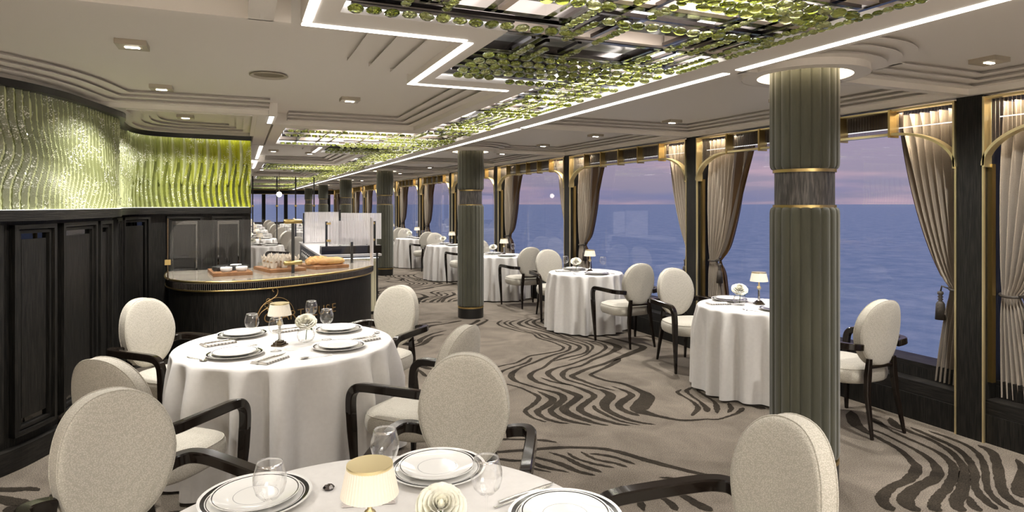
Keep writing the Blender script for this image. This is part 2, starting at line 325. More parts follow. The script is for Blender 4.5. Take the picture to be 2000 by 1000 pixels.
STRIPES = [
 [(3.48,8.48,0.016),(3.33,8.29,0.041),(3.3,8.06,0.026),(3.37,7.68,0.023),(3.47,7.45,0.023),(3.43,7.17,0.035),(3.48,6.94,0.029),(3.49,6.7,0.029),(3.47,6.58,0.035),(3.36,6.46,0.035),(3.13,6.4,0.035),(2.95,6.37,0.035),(2.81,6.26,0.035),(2.68,6.15,0.029),(2.53,6.11,0.026),(2.37,6.05,0.023)],
 [(3.59,8.43,0.016),(3.43,8.28,0.035),(3.4,7.99,0.029),(3.46,7.61,0.023),(3.53,7.42,0.029),(3.5,7.17,0.035),(3.57,6.92,0.029),(3.59,6.68,0.029),(3.54,6.55,0.035),(3.41,6.4,0.035),(3.22,6.32,0.041),(3.03,6.21,0.047),(2.85,6.08,0.035),(2.66,5.96,0.035),(2.5,5.81,0.06),(2.42,5.67,0.066),(2.4,5.52,0.041),(2.44,5.37,0.029),(2.52,5.16,0.035),(2.59,5.02,0.054),(2.57,4.87,0.066),(2.43,4.72,0.066),(2.32,4.62,0.054),(2.3,4.49,0.054),(2.34,4.34,0.047),(2.45,4.19,0.023)],
 [(2.93,6.29,0.029),(2.78,6.11,0.041),(2.58,6.0,0.029),(2.42,5.9,0.035),(2.34,5.74,0.029),(2.33,5.66,0.016)],
 [(3.74,8.44,0.016),(3.5,8.25,0.041),(3.46,7.89,0.026),(3.55,7.53,0.023),(3.59,7.31,0.041),(3.58,7.08,0.035),(3.66,6.78,0.035),(3.67,6.55,0.054),(3.52,6.39,0.047),(3.26,6.24,0.047),(3.06,6.07,0.041),(2.87,5.87,0.035),(2.71,5.76,0.041),(2.6,5.63,0.066),(2.57,5.45,0.054),(2.61,5.3,0.035),(2.66,5.16,0.041),(2.7,5.0,0.066),(2.71,4.86,0.078),(2.57,4.73,0.066),(2.44,4.62,0.078),(2.42,4.48,0.078),(2.46,4.33,0.066),(2.52,4.19,0.029),(2.57,4.14,0.016)],
 [(3.89,8.46,0.016),(3.6,8.17,0.054),(3.58,7.87,0.035),(3.65,7.58,0.029),(3.7,7.32,0.029),(3.73,6.91,0.029),(3.77,6.63,0.035),(3.71,6.43,0.035),(3.55,6.24,0.035),(3.3,6.15,0.041),(3.06,6.05,0.023)],
 [(3.93,8.4,0.023),(3.71,8.16,0.047),(3.7,7.79,0.035),(3.76,7.44,0.029),(3.76,7.06,0.035),(3.84,6.76,0.029),(3.82,6.51,0.035),(3.67,6.31,0.029),(3.49,6.14,0.029),(3.23,6.02,0.023)],
 [(4.12,8.43,0.023),(3.85,8.21,0.054),(3.77,7.83,0.047),(3.83,7.33,0.041),(3.85,6.91,0.029),(3.98,6.7,0.029),(3.96,6.45,0.047),(3.78,6.24,0.035),(3.46,6.02,0.041),(3.17,5.86,0.035),(2.97,5.79,0.041),(2.82,5.67,0.06),(2.77,5.49,0.047),(2.77,5.3,0.035),(2.84,5.16,0.016)],
 [(4.1,8.37,0.029),(3.93,8.1,0.041),(3.91,7.54,0.041),(3.98,7.14,0.041),(4.03,6.83,0.047),(4.1,6.54,0.066),(4.05,6.33,0.103),(3.81,6.13,0.054),(3.51,5.96,0.047),(3.27,5.78,0.041),(3.07,5.71,0.041),(2.92,5.56,0.06),(2.87,5.38,0.035),(2.93,5.17,0.035),(2.97,5.0,0.029),(3.0,4.93,0.047),(2.98,4.77,0.091),(2.83,4.62,0.091),(2.75,4.46,0.066),(2.76,4.25,0.054),(2.82,4.1,0.035),(2.91,4.01,0.016)],
 [(4.18,7.17,0.041),(4.28,6.79,0.054),(4.33,6.44,0.078),(4.33,6.22,0.091),(4.04,6.04,0.091),(3.77,5.89,0.066),(3.52,5.75,0.054),(3.25,5.64,0.054),(3.07,5.53,0.054),(2.97,5.45,0.066),(2.99,5.26,0.047),(3.02,5.09,0.035),(3.1,4.88,0.023)],
 [(3.79,5.88,0.047),(3.67,5.77,0.066),(3.43,5.6,0.047),(3.23,5.48,0.041),(3.16,5.41,0.047),(3.19,5.21,0.041),(3.28,5.05,0.047),(3.3,4.8,0.066),(3.26,4.62,0.128),(3.07,4.44,0.153),(2.98,4.34,0.128),(3.02,4.21,0.066),(3.06,4.13,0.047),(3.13,4.03,0.041),(3.22,3.98,0.035),(3.34,3.96,0.023),(3.42,3.92,0.023),(3.54,3.94,0.023),(3.68,3.98,0.035),(3.81,4.06,0.047)],
 [(2.25,5.52,0.016),(2.34,5.33,0.023),(2.38,5.14,0.029),(2.38,4.97,0.047),(2.26,4.82,0.047),(2.13,4.7,0.041),(2.11,4.55,0.029),(2.14,4.44,0.023),(2.17,4.39,0.016)],
 [(2.45,5.15,0.023),(2.47,4.99,0.054),(2.46,4.86,0.072),(2.31,4.72,0.066),(2.21,4.64,0.06),(2.19,4.49,0.041),(2.24,4.36,0.035),(2.31,4.29,0.016)],
 [(2.67,5.55,0.016),(2.71,5.36,0.035),(2.81,5.19,0.023),(2.85,5.03,0.047),(2.85,4.83,0.054),(2.73,4.72,0.06),(2.56,4.57,0.066),(2.54,4.43,0.06),(2.58,4.28,0.054),(2.65,4.14,0.035),(2.72,4.07,0.016)],
 [(2.71,4.6,0.029),(2.67,4.49,0.041),(2.68,4.31,0.035),(2.71,4.17,0.029),(2.8,4.04,0.016)],
 [(3.14,5.02,0.016),(3.17,4.89,0.029),(3.16,4.72,0.066),(3.0,4.6,0.078),(2.89,4.5,0.066),(2.87,4.36,0.06),(2.91,4.23,0.047)],
 [(1.68,4.21,0.035),(1.79,4.16,0.029),(1.93,4.09,0.029),(2.0,4.04,0.035),(2.05,3.98,0.016)],
 [(3.67,4.68,0.016),(3.58,4.62,0.035),(3.55,4.48,0.023),(3.52,4.32,0.035),(3.45,4.19,0.047),(3.29,4.07,0.035)],
 [(3.81,4.7,0.035),(3.69,4.63,0.041),(3.63,4.5,0.029),(3.59,4.34,0.029),(3.53,4.18,0.054),(3.46,4.09,0.041)],
 [(3.79,4.62,0.035),(3.74,4.45,0.029),(3.7,4.29,0.029),(3.62,4.16,0.054),(3.51,4.03,0.029)],
 [(3.79,4.21,0.035),(3.7,4.08,0.041),(3.6,4.01,0.023)],
 [(3.9,4.06,0.035),(3.96,3.97,0.116)],
 [(1.56,4.0,0.035),(1.68,3.97,0.041),(1.83,3.94,0.041),(2.06,3.88,0.041),(2.26,3.78,0.041),(2.36,3.66,0.047),(2.44,3.49,0.054),(2.48,3.42,0.054),(2.63,3.17,0.041),(2.73,3.09,0.054)],
 [(1.75,3.86,0.023),(1.83,3.76,0.029),(1.9,3.65,0.047),(1.95,3.5,0.041),(2.02,3.41,0.023)],
 [(1.92,3.85,0.016),(1.98,3.73,0.035),(2.01,3.58,0.041),(2.08,3.43,0.041)],
 [(2.03,3.8,0.023),(2.04,3.68,0.023),(2.11,3.55,0.029),(2.19,3.46,0.029)],
 [(2.12,3.77,0.023),(2.15,3.62,0.029),(2.23,3.52,0.029),(2.27,3.43,0.023)],
 [(2.16,3.72,0.029),(2.27,3.62,0.029),(2.34,3.45,0.029)],
 [(1.54,3.9,0.029),(1.62,3.83,0.035),(1.73,3.76,0.029),(1.78,3.65,0.041),(1.89,3.51,0.023)],
 [(1.67,3.7,0.029),(1.79,3.56,0.016)],
 [(1.99,3.2,0.035),(1.94,3.08,0.047),(1.88,2.99,0.041)],
 [(2.08,3.22,0.029),(2.09,3.07,0.041),(2.03,2.91,0.047)],
 [(2.18,3.21,0.029),(2.2,3.08,0.035),(2.22,2.96,0.041),(2.2,2.84,0.054)],
 [(2.32,3.17,0.023),(2.34,3.04,0.041),(2.35,2.88,0.06),(2.37,2.76,0.078)],
 [(2.47,3.1,0.023),(2.54,3.01,0.041),(2.59,2.91,0.035)],
 [(2.36,3.23,0.023),(2.48,3.16,0.023)],
 [(4.56,3.66,0.072),(4.32,3.43,0.099),(4.24,3.28,0.058),(4.21,3.16,0.038),(4.14,2.95,0.045),(4.04,2.8,0.052),(3.95,2.7,0.065),(3.75,2.61,0.065),(3.57,2.58,0.058),(3.42,2.53,0.072),(3.32,2.46,0.072),(3.28,2.37,0.072)],
 [(4.32,3.29,0.045),(4.31,3.17,0.024),(4.25,2.95,0.031),(4.19,2.8,0.045),(4.08,2.66,0.058),(3.92,2.56,0.072),(3.67,2.51,0.072),(3.5,2.45,0.086),(3.42,2.39,0.086),(3.41,2.31,0.072)],
 [(4.55,3.48,0.099),(4.45,3.27,0.031),(4.41,3.15,0.031),(4.37,2.95,0.031),(4.33,2.8,0.038),(4.23,2.66,0.052),(4.08,2.55,0.058),(3.84,2.44,0.058),(3.66,2.38,0.058),(3.54,2.32,0.065),(3.49,2.27,0.065)],
 [(4.69,3.42,0.045),(4.56,3.27,0.072),(4.54,3.15,0.045),(4.51,2.96,0.038),(4.41,2.77,0.045),(4.27,2.62,0.052),(4.1,2.5,0.058),(3.88,2.38,0.072),(3.7,2.3,0.072),(3.61,2.22,0.072)],
 [(4.63,3.21,0.045),(4.59,3.05,0.045),(4.54,2.85,0.045),(4.42,2.68,0.045),(4.23,2.52,0.052),(4.02,2.39,0.045),(3.9,2.28,0.052),(3.82,2.16,0.052)],
 [(4.68,3.11,0.031),(4.67,2.94,0.038),(4.63,2.79,0.038),(4.5,2.64,0.038),(4.29,2.49,0.045),(4.05,2.34,0.038),(3.94,2.23,0.038),(3.88,2.13,0.031)],
 [(4.72,2.79,0.038),(4.66,2.66,0.058),(4.4,2.48,0.058),(4.16,2.33,0.058),(4.03,2.22,0.058),(3.99,2.12,0.058)],
 [(4.7,2.54,0.031),(4.53,2.41,0.058),(4.22,2.27,0.072),(4.11,2.19,0.072)],
 [(3.85,2.32,0.024),(3.76,2.25,0.052),(3.71,2.18,0.052)],
 [(2.33,8.65,0.041),(2.52,8.71,0.035),(2.63,8.66,0.029)],
 [(2.14,8.15,0.029),(2.25,8.25,0.066),(2.4,8.47,0.078),(2.6,8.53,0.041),(2.8,8.62,0.066),(2.94,8.69,0.035)],
 [(2.87,8.27,0.041),(3.07,8.48,0.066),(3.18,8.64,0.066)],
 [(2.9,8.16,0.035),(3.05,8.29,0.066),(3.27,8.55,0.041),(3.26,8.65,0.035)],
 [(3.75,11.99,0.029),(3.34,11.7,0.054),(3.31,11.22,0.041),(3.0,10.99,0.041),(2.79,10.62,0.078),(2.77,10.41,0.035)],
 [(3.85,11.85,0.029),(3.44,11.6,0.054),(3.39,11.19,0.041),(3.01,10.82,0.041),(2.85,10.52,0.078)],
 [(3.53,11.52,0.054),(3.5,11.19,0.041),(3.14,10.77,0.054),(2.97,10.47,0.091)],
 [(3.7,11.54,0.066),(3.63,11.21,0.054),(3.3,10.86,0.041),(3.07,10.42,0.066)],
 [(3.71,11.27,0.054),(3.35,10.84,0.066),(3.15,10.39,0.066)],
 [(3.57,10.82,0.041),(3.4,10.66,0.054),(3.27,10.41,0.054)],
 [(3.5,10.62,0.066),(3.37,10.44,0.066)],
 [(2.89,12.31,0.041),(2.99,12.12,0.078),(3.01,11.93,0.103),(2.88,11.76,0.041)],
 [(2.44,12.85,0.041),(2.61,12.58,0.041)],
 [(2.36,12.39,0.029),(2.42,12.18,0.054),(2.27,11.88,0.035)],
 [(2.83,14.8,0.035),(2.98,14.34,0.041),(3.06,14.12,0.041),(2.71,13.84,0.041)],
 [(3.01,14.79,0.041),(3.21,14.38,0.041),(3.36,14.05,0.078),(3.12,13.66,0.041),(2.92,13.69,0.054),(3.01,13.48,0.054),(3.3,13.3,0.035)],
 [(3.64,13.93,0.035),(3.59,13.64,0.035)],
 [(3.73,13.9,0.035),(3.58,13.52,0.035)],
 [(3.84,13.91,0.041),(3.7,13.54,0.035)],
 [(3.76,15.34,0.035),(4.17,15.55,0.035)],
 [(1.87,7.54,0.029),(2.0,7.68,0.029)],
 [(1.83,7.37,0.029),(1.99,7.49,0.041),(2.06,7.68,0.078),(2.26,7.92,0.041),(2.52,8.09,0.029)],
 [(1.82,7.29,0.035),(2.0,7.4,0.066),(2.13,7.6,0.078),(2.25,7.78,0.041),(2.42,7.87,0.029)],
 [(1.66,6.45,0.041),(1.73,6.38,0.066),(1.78,6.24,0.066)],
 [(1.64,6.36,0.035),(1.66,6.2,0.041),(1.66,6.0,0.054)],
 [(-1.37,4.65,0.041),(-1.22,4.58,0.06),(-1.14,4.56,0.047),(-1.08,4.51,0.035)],
 [(-1.31,4.54,0.041),(-1.19,4.41,0.078),(-1.13,4.36,0.078),(-1.05,4.3,0.041)],
 [(-1.18,4.34,0.078),(-1.13,4.25,0.078)],
 [(-1.01,4.42,0.035),(-0.95,4.36,0.066),(-0.94,4.28,0.035)],
]
class Kind:
    """one prototype per kind: the first placing moves the prototype, later ones copy it with its parts"""
    def __init__(s, root): s.root=root; s.used=False; register(root)
    def place(s, loc, rz=0, label=None, group=None, scale=None):
        if not s.used:
            s.used=True; r=s.root; r.location=loc; r.rotation_euler=(0,0,rz)
            if scale: r.scale=scale
            if label: r['label']=label
            if group: r['group']=group
            return r
        return dup(s.root, loc, rz, label, group, scale or (1,1,1))
# ---------------------------------------------------------------- floor
YEND=36.4
def smooth_stripe(L):
    return catmull(L, 7)
fl=MB()
fl.add([(-4,-3.2,0),(5.2,-3.2,0),(5.2,YEND+.6,0),(-4,YEND+.6,0)], [(0,1,2,3)], 0)
def add_stripe(L, dx=0, dy=0):
    P=smooth_stripe(L); n=len(P); vs=[]; rr=random.Random(int(abs(L[0][0])*1000)+n)
    for i,(x,y,w) in enumerate(P):
        a=P[max(i-1,0)]; b=P[min(i+1,n-1)]; tx,ty=b[0]-a[0],b[1]-a[1]; l=math.hypot(tx,ty) or 1
        nx,ny=-ty/l,tx/l; end=min(1,min(i,n-1-i)/3+.15)
        w1=w*.5*end+rr.uniform(-.004,.004); w2=w*.5*end+rr.uniform(-.004,.004)
        vs+=[(x+dx+nx*w1,y+dy+ny*w1,.002),(x+dx-nx*w2,y+dy-ny*w2,.002)]
    fl.add(vs, [(2*i,2*i+1,2*i+3,2*i+2) for i in range(n-1)], 1)
for L in STRIPES: add_stripe(L)
for k in range(2,8):                                    # the woven motif repeats down the room
    for L in STRIPES[:10]: add_stripe([(x,y,w) for x,y,w in L], -.2, 6.09*(k-1)+ (0 if k%2 else .4))
floor=struct(fl.build('floor', [M['carpet'], M['stripe']]))

# ---------------------------------------------------------------- ceiling
ZC, ZL = 2.56, 2.45
ce=MB()
PER=6.07
def cells(mb, xs, ys, inside, z0, z1, mi=0):
    xs=sorted(set(xs)); ys=sorted(set(ys))
    I=lambda i,j: 0<=i<len(xs)-1 and 0<=j<len(ys)-1 and inside((xs[i]+xs[i+1])/2,(ys[j]+ys[j+1])/2)
    for i in range(len(xs)-1):
        for j in range(len(ys)-1):
            if not I(i,j): continue
            x0,x1,y0,y1=xs[i],xs[i+1],ys[j],ys[j+1]
            mb.add([(x0,y0,z0),(x0,y1,z0),(x1,y1,z0),(x1,y0,z0)],[(0,1,2,3)],mi)
            for di,dj,p,q in ((-1,0,(x0,y0),(x0,y1)),(1,0,(x1,y1),(x1,y0)),(0,-1,(x1,y0),(x0,y0)),(0,1,(x0,y1),(x1,y1))):
                if not I(i+di,j+dj): mb.add([(p[0],p[1],z0),(q[0],q[1],z0),(q[0],q[1],z1),(p[0],p[1],z1)],[(0,1,2,3)],mi)
rects_raft=[(.24,2.72,-3.2,2.87)]; rects_open=[(.37,2.40,-3,2.62)]
for k in range(6):
    o=k*PER
    rects_raft+=[(.985,2.72,2.86+o,4.02+o),(1.68,2.72,4.0+o,6.57+o),(.30,2.72,6.56+o,8.94+o)]
    rects_open+=[(1.10,2.40,2.61+o,3.78+o),(1.80,2.40,3.77+o,6.85+o),(.42,2.45,6.84+o,8.69+o)]
inr=lambda R,x,y: any(a<x<b and c<y<d and y<YEND for a,b,c,d in R)
allx=[v for r in rects_raft+rects_open for v in r[:2]]; ally=[min(v,YEND) for r in rects_raft+rects_open for v in r[2:]]
cells(ce, allx, ally, lambda x,y: inr(rects_raft,x,y) and not inr(rects_open,x,y), ZL, ZC)
# upper sheet everywhere (main ceiling plane)
ce.add([(-4,-3.2,ZC),(-4,YEND+.6,ZC),(5.2,YEND+.6,ZC),(5.2,-3.2,ZC)],[(0,1,2,3)],0)
def stairs(mb, line, closed=False, n=3, tread=.075, rise=.023, left=True, mi=0):
    """stepped cornice along a plan line; the steps climb to the left-hand side of travel"""
    h0=ZC-ZL-n*rise
    g=.045; prof=[(0,ZL),(0,ZL+.006),(-g,ZL+.006),(-g,ZL+h0)]      # undercut added at every riser, behind a thin lip, to darken it
    for k in range(1,n+1): za,zb=ZL+h0+(k-1)*rise,ZL+h0+k*rise; prof+=[(k*tread,za),(k*tread,za+.0025),(k*tread-g,za+.0025),(k*tread-g,zb)]
    N=len(line); sg=1 if left else -1; offs=[]
    for i in range(N):
        if closed: a,b,c=line[i-1],line[i],line[(i+1)%N]
        else: a,b,c=line[max(i-1,0)],line[i],line[min(i+1,N-1)]
        def nrm(p,q):
            l=math.hypot(q[0]-p[0],q[1]-p[1]) or 1; return (-(q[1]-p[1])/l*sg,(q[0]-p[0])/l*sg)
        n1=nrm(a,b) if (closed or i>0) else nrm(b,c); n2=nrm(b,c) if (closed or i<N-1) else n1
        m=(n1[0]+n2[0],n1[1]+n2[1]); l=math.hypot(*m) or 1; m=(m[0]/l,m[1]/l); d=max(.35,m[0]*n1[0]+m[1]*n1[1]); offs.append((m[0]/d,m[1]/d))
    vs=[(line[i][0]+offs[i][0]*o, line[i][1]+offs[i][1]*o, z) for i in range(N) for o,z in prof]
    P=len(prof); fs=[]
    for i in range(N if closed else N-1):
        j=(i+1)%N
        for k in range(P-1): fs.append((i*P+k,j*P+k,j*P+k+1,i*P+k+1))
    mb.add(vs, fs, mi)
    if not closed:
        for i in (0,N-1):                     # close the ends down to each tread
            for k in range(1,n+1):
                o0,o1=(k-1)*tread,k*tread; z=ZL+h0+(k-1)*rise
                pt=lambda o,z,i=i:(line[i][0]+offs[i][0]*o,line[i][1]+offs[i][1]*o,z)
                mb.add([pt(o0,z),pt(o1,z),pt(o1,ZC),pt(o0,ZC)],[(0,1,2,3)],mi)
XW=4.80
COLX=3.15
def arc(cx,cy,r,a0,a1,n=28): return [(cx+r*math.cos(a0+(a1-a0)*i/n), cy+r*math.sin(a0+(a1-a0)*i/n)) for i in range(n+1)]
BY=lambda k: 2.90+3.04*k
for k in range(-2,11):
    y0,y1=BY(k)+.04,BY(k+1)-.04
    if y1>YEND: break
    c0=(k%2==0); c1=not c0; R=.36; pl=[]
    xs=COLX+math.sqrt(R*R-.1**2)
    x_in=2.72
    # travel so that the inside of the bay is on the left: near beam (x rising), window edge, far beam (x falling)
    if c0:
        cyy=BY(k)-.05+.0; a=math.asin((y0-cyy)/R)
        pl=arc(COLX,cyy,R,PI-a*.9,a,22)
        pl=[(max(x_in,p[0]),p[1]) for p in pl]
    else: pl=[(x_in,y0)]
    pl+=[(XW-.06,y0),(XW-.06,y1)]
    if c1:
        cyy=BY(k+1)-.05; a=math.asin((y1-cyy)/R)
        seg=arc(COLX,cyy,R,a,-PI+abs(a)*0+0.0 if False else a-0,1)
        pl+=[(max(x_in,p[0]),p[1]) for p in arc(COLX,cyy,R,a,-(PI-abs(a)),26)]
    else: pl+=[(x_in,y1)]
    # drop repeats
    q=[pl[0]]
    for p in pl[1:]:
        if math.dist(p,q[-1])>.012: q.append(p)
    stairs(ce, q)
    ce.box(XW-.057,XW+.5,y0-.003,y1+.003,ZL,ZC-.001)
for k in range(-1,11):
    yb=BY(k)
    if k%2==0: ce.box(2.7,2.80,yb-.037,yb+.037,ZL,ZC-.001); ce.box(3.49,XW-.07,yb-.037,yb+.037,ZL,ZC-.001)
    else: ce.box(2.7,XW-.07,yb-.037,yb+.037,ZL,ZC-.001)
    ce.box(XW-.07,XW+.5,yb-.037,yb+.037,ZL,ZC-.001)
    if k%2==0: ce.lathe([(.268,ZL),(.357,ZL),(.357,ZC-.001),(.268,ZC-.001),(.268,ZL)],64,(COLX,yb-.05,0),0,smooth=False)
# left side: low borders and stepped cornices
PLAN=[(-2.6,3.7),(-2.0,4.2),(-1.6,4.6),(-1.377,4.88),(-1.27,5.07),(-1.18,5.33),(-1.10,5.72),(-1.02,6.1),(-1.0,6.3),(-1.06,6.62),(-1.10,7.0),(-1.09,7.4),(-.98,7.7),(-.7,7.86),(-.3,7.92),(.115,7.946)]
W2=catmull(PLAN,12)
SL=[0]
for i in range(1,len(W2)): SL.append(SL[-1]+math.dist(W2[i],W2[i-1]))
SMAX=SL[-1]
def wallp(s, off=0):
    """point on the curved wall at run length s, off metres into the room"""
    s=min(max(s,0),SMAX-1e-6)
    lo,hi=0,len(SL)-1
    while hi-lo>1:
        m=(lo+hi)//2
        if SL[m]<=s: lo=m
        else: hi=m
    t=(s-SL[lo])/((SL[hi]-SL[lo]) or 1); a,b=W2[lo],W2[hi]
    x,y=a[0]+(b[0]-a[0])*t,a[1]+(b[1]-a[1])*t
    i0,i1=max(lo-2,0),min(hi+2,len(W2)-1); tx,ty=W2[i1][0]-W2[i0][0],W2[i1][1]-W2[i0][1]; l=math.hypot(tx,ty) or 1
    return (x+ty/l*off, y-tx/l*off)
S595=2.72
low=[wallp(s) for s in [i*.05 for i in range(0,int(S595/.05)+1)]]
inner=[wallp(s,.07) for s in [i*.05 for i in range(0,int(S595/.05)+1)]]
line=[(-2.9,3.05)]+inner[2:-2]+[(inner[-3][0]+.06,5.90),(.23,5.90)]
stairs(ce, line, left=False, tread=.085)
ce.prism(list(reversed(low))+inner, ZL, ZC) if False else None
for i in range(len(low)-1):
    a,b,c,d=low[i],low[i+1],inner[i+1],inner[i]
    ce.add([(a[0],a[1],ZL),(b[0],b[1],ZL),(c[0],c[1],ZL),(d[0],d[1],ZL)],[(0,1,2,3)])
ce.box(-1.12,.227,5.904,5.976,ZL,ZC); ce.box(-3.5,.2,2.86,2.93,ZL,ZC); ce.box(-3.5,.2,2.62,2.70,ZL+.06,ZC)
ce.box(.03,.13,-1,2.87,ZL,ZC); ce.box(.14,.28,5.98,8.9,ZL,ZC); ce.box(-.1,-.02,-1,2.7,ZL+.06,ZC)
stairs(ce, [(.981,2.98),(.981,3.9)], tread=.13)
stairs(ce, [(1.676,4.12),(1.676,6.555),(.42,6.555)], tread=.075)
ce.box(.23,.30,5.9,6.6,ZL,ZC)
b2=[(wallp(3.35,.16)),(wallp(3.9,.15)),(wallp(4.2,.15)),(wallp(4.5,.16)),(wallp(4.75,.14)),(wallp(5.0,.1)),(wallp(5.4,.09)),(.10,7.83),(.10,6.03),(-.86,6.03)]
stairs(ce, b2, closed=True, left=False, tread=.07)
# low border between that coffer and the wall
cells_poly=[wallp(s) for s in (2.75,3.1,3.35,3.9,4.2,4.5,4.75,5.0,5.4,5.77)]
bb=[(-.86,6.03),(-.87,6.2)]+b2[:7]+[(.10,7.83)]
for i in range(len(cells_poly)-1):
    a,b=cells_poly[i],cells_poly[i+1]; c,d=bb[min(i+1,len(bb)-1)],bb[min(i,len(bb)-1)]
    ce.add([(a[0],a[1],ZL),(b[0],b[1],ZL),(c[0],c[1],ZL),(d[0],d[1],ZL)],[(0,1,2,3)])
for k in range(1,6):
    o=k*PER
    stairs(ce, [(.981,2.98+o),(.981,3.9+o)], tread=.13); stairs(ce, [(1.676,4.12+o),(1.676,6.555+o),(.42,6.555+o)]); ce.box(.14,.29,2.93+o,5.9+o,ZL,ZC)
    ce.box(-1,.30,5.9+o,6.0+o,ZL,ZC); ce.box(-1,1.0,2.86+o,2.93+o,ZL,ZC)
    stairs(ce, [(-1,5.9+o),(.23,5.9+o)], left=False)
ceiling=struct(ce.build('ceiling', M['ceiling']))
# light strips set in the ceiling, one thing each
def led(x0,x1,y0,y1,label,z0=ZL-.004):
    o=MB().box(x0,x1,y0,y1,z0,ZL).build('light_strip', M['led']); tag(o,label,'light','linear ceiling lights'); return o
XS=2.615
for k in range(-1,11):
    a,b=BY(k)+.05,BY(k+1)-.05
    if b>YEND: break
    led(XS,XS+.05,a,b,'long white ceiling light strip left of the columns, %s segment from the camera'%ORD[k+1])
led(.243,.279,.2,2.80,'short white light strip at the near left corner of the crystal ceiling')
led(.243,.983,2.828,2.868,'white light strip crossing below the first rows of crystals')
led(.987,1.027,2.872,3.97,'white light strip running away beside three stepped grooves')
led(.987,1.678,3.978,4.018,'white light strip at the second notch of the crystal ceiling')
led(.236,.276,5.99,6.5,'white light strip just above the end of the green wall')
led(.24,.28,9.1,11.7,'distant white light strip beside the second crystal ceiling field')
led(.24,.28,12.3,14.9,'far white light strip beside the third crystal ceiling field')
led(.99,1.03,9.0,9.9,'small distant light strip in the stepped white ceiling')
# ---------------------------------------------------------------- curved wall with panelling
def strip_solid(mb, s0,s1,o0,o1,z0,z1,mi=0,ds=.04):
    n=max(1,int((s1-s0)/ds)); ss=[s0+(s1-s0)*i/n for i in range(n+1)]
    A=[wallp(s,o0) for s in ss]; B=[wallp(s,o1) for s in ss]; vs=[]
    for i in range(n+1): vs+=[(*A[i],z0),(*B[i],z0),(*B[i],z1),(*A[i],z1)]
    fs=[(0,3,2,1),(4*n,4*n+1,4*n+2,4*n+3)]
    for i in range(n):
        for k in range(4): fs.append((4*i+k,4*i+(k+1)%4,4*i+4+(k+1)%4,4*i+4+k))
    mb.add(vs,fs,mi)
wl=MB()
strip_solid(wl,0,SMAX,-.10,.0,0,ZL)                 # the wall itself
strip_solid(wl,0,SMAX,-.005,.07,1.57,1.64,1)        # cap rail
strip_solid(wl,0,SMAX,-.005,.06,0,.14,1)            # plinth
wl.box(.015,.115,7.96,8.3,0,ZL)                     # wall end turning away
wall_left=struct(wl.build('wall_left',[M['wood'],M['wood_h']]))
panels=[(.25,.70),(.78,1.22),(1.29,1.70),(1.77,2.13),(2.21,2.75),(2.80,3.04),(3.2,3.6),(3.68,4.14),(4.24,4.73),(4.90,5.27),(5.36,5.70)]
fr=MB()
for (a,b) in panels:
    e=b+.0
    for (i0,th,w) in ((0,.045,.028),(.035,.028,.022)):
        A,B,z0,z1=a+i0,b-i0,.20+i0,1.545-i0
        strip_solid(fr,A,A+w,0,th,z0,z1); strip_solid(fr,B-w,B,0,th,z0,z1); strip_solid(fr,A,B,0,th,z1-w,z1,1); strip_solid(fr,A,B,0,th,z0,z0+w,1)
f=fr.build('panel_moulding',[M['wood'],M['wood_h']],wall_left)
for i,(a,b) in enumerate(panels):
    m=MB(); strip_solid(m,a+.055,b-.055,0,.004,.255,1.49); o=m.build('mirror_inlay',M['mirror'],wall_left)
    m=MB(); d=.073; strip_solid(m,a+d,b-d,0,.016,.30,1.45); o=m.build('raised_panel',M['wood'],wall_left)
m=MB(); strip_solid(m,0,4.2,0,.10,2.405,ZL); strip_solid(m,4.2,SMAX,.083,.10,2.40,ZL); o=m.build('trim_1',M['black']); struct(o)
m=MB(); strip_solid(m,4.25,SMAX-.02,.062,.080,2.425,2.435); o=m.build('light_strip',M['led']); tag(o,'hidden light line along the top of the lime end of the relief','light','linear ceiling lights')
# green glass relief
def relief():
    m=MB(); s0,s1=.9,SMAX; z0,z1=1.64,2.42; nu,nv=1500,56
    def f(u,v):
        s=s0+(s1-s0)*u; z=z0+(z1-z0)*v
        k=max(0,min(1,(s-4.2)/.5)); k=k*k*(3-2*k)
        ph=(s*17.5)+.55*math.sin(2*PI*(v*.85+s*.18))+.25*math.sin(2*PI*(v*1.9+s*.5))
        fr=ph-math.floor(ph); saw=fr**1.3 if fr<.86 else (1-fr)/.14
        ph2=s*12.0; c=math.cos(2*PI*ph2); half=.5+.5*math.sin(2*PI*(v*.9+.12)); t2=.5+.5*math.cos(2*PI*(s*12.0+.16*math.sin(2*PI*(v*1.25+.2))+(.5 if int(s*6)%2 else 0)*0))
        q=s*8.6+.07*math.sin(2*PI*(v*.9+.1)); fq=abs((q-math.floor(q))-.5)*2
        hw=.62*math.sin(PI*min(1,max(0,(v-.30)/.82)))**.8; inl=fq<hw
        leaf=(1-(fq/hw)**2)*.9 if inl and hw>.02 else .25*abs(math.sin(PI*(s*30+.6*math.sin(7*v))))
        d=(1-k)*saw*.036+k*(leaf*.042)
        d+=.012*math.sin(2*PI*(s*1.1+v*.5))
        MI.append(2 if (k<.5 and .74<fr<.9) or (k>=.5 and inl and (q-math.floor(q))>.5) else (1 if (k<.5 and (fr<.30 or fr>.95)) or (k>=.5 and not inl and v<.62 and math.sin(PI*(s*34+.8*math.sin(6*v)))>-.1) else 0))  # painted shade and highlight tones follow the ridge phase
        p=wallp(s,.022+d); return (p[0],p[1],z)
    MI=[]; m.grid(nu,nv,f,smooth=True)
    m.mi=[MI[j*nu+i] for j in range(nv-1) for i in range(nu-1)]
    return m.build('glass_relief',[M['relief'],M['relief_shade'],M['relief_highlight']],auto=40)
rel=relief(); tag(rel,'sculpted green glass relief of wavy fins above the dark panelled wall','wall art')
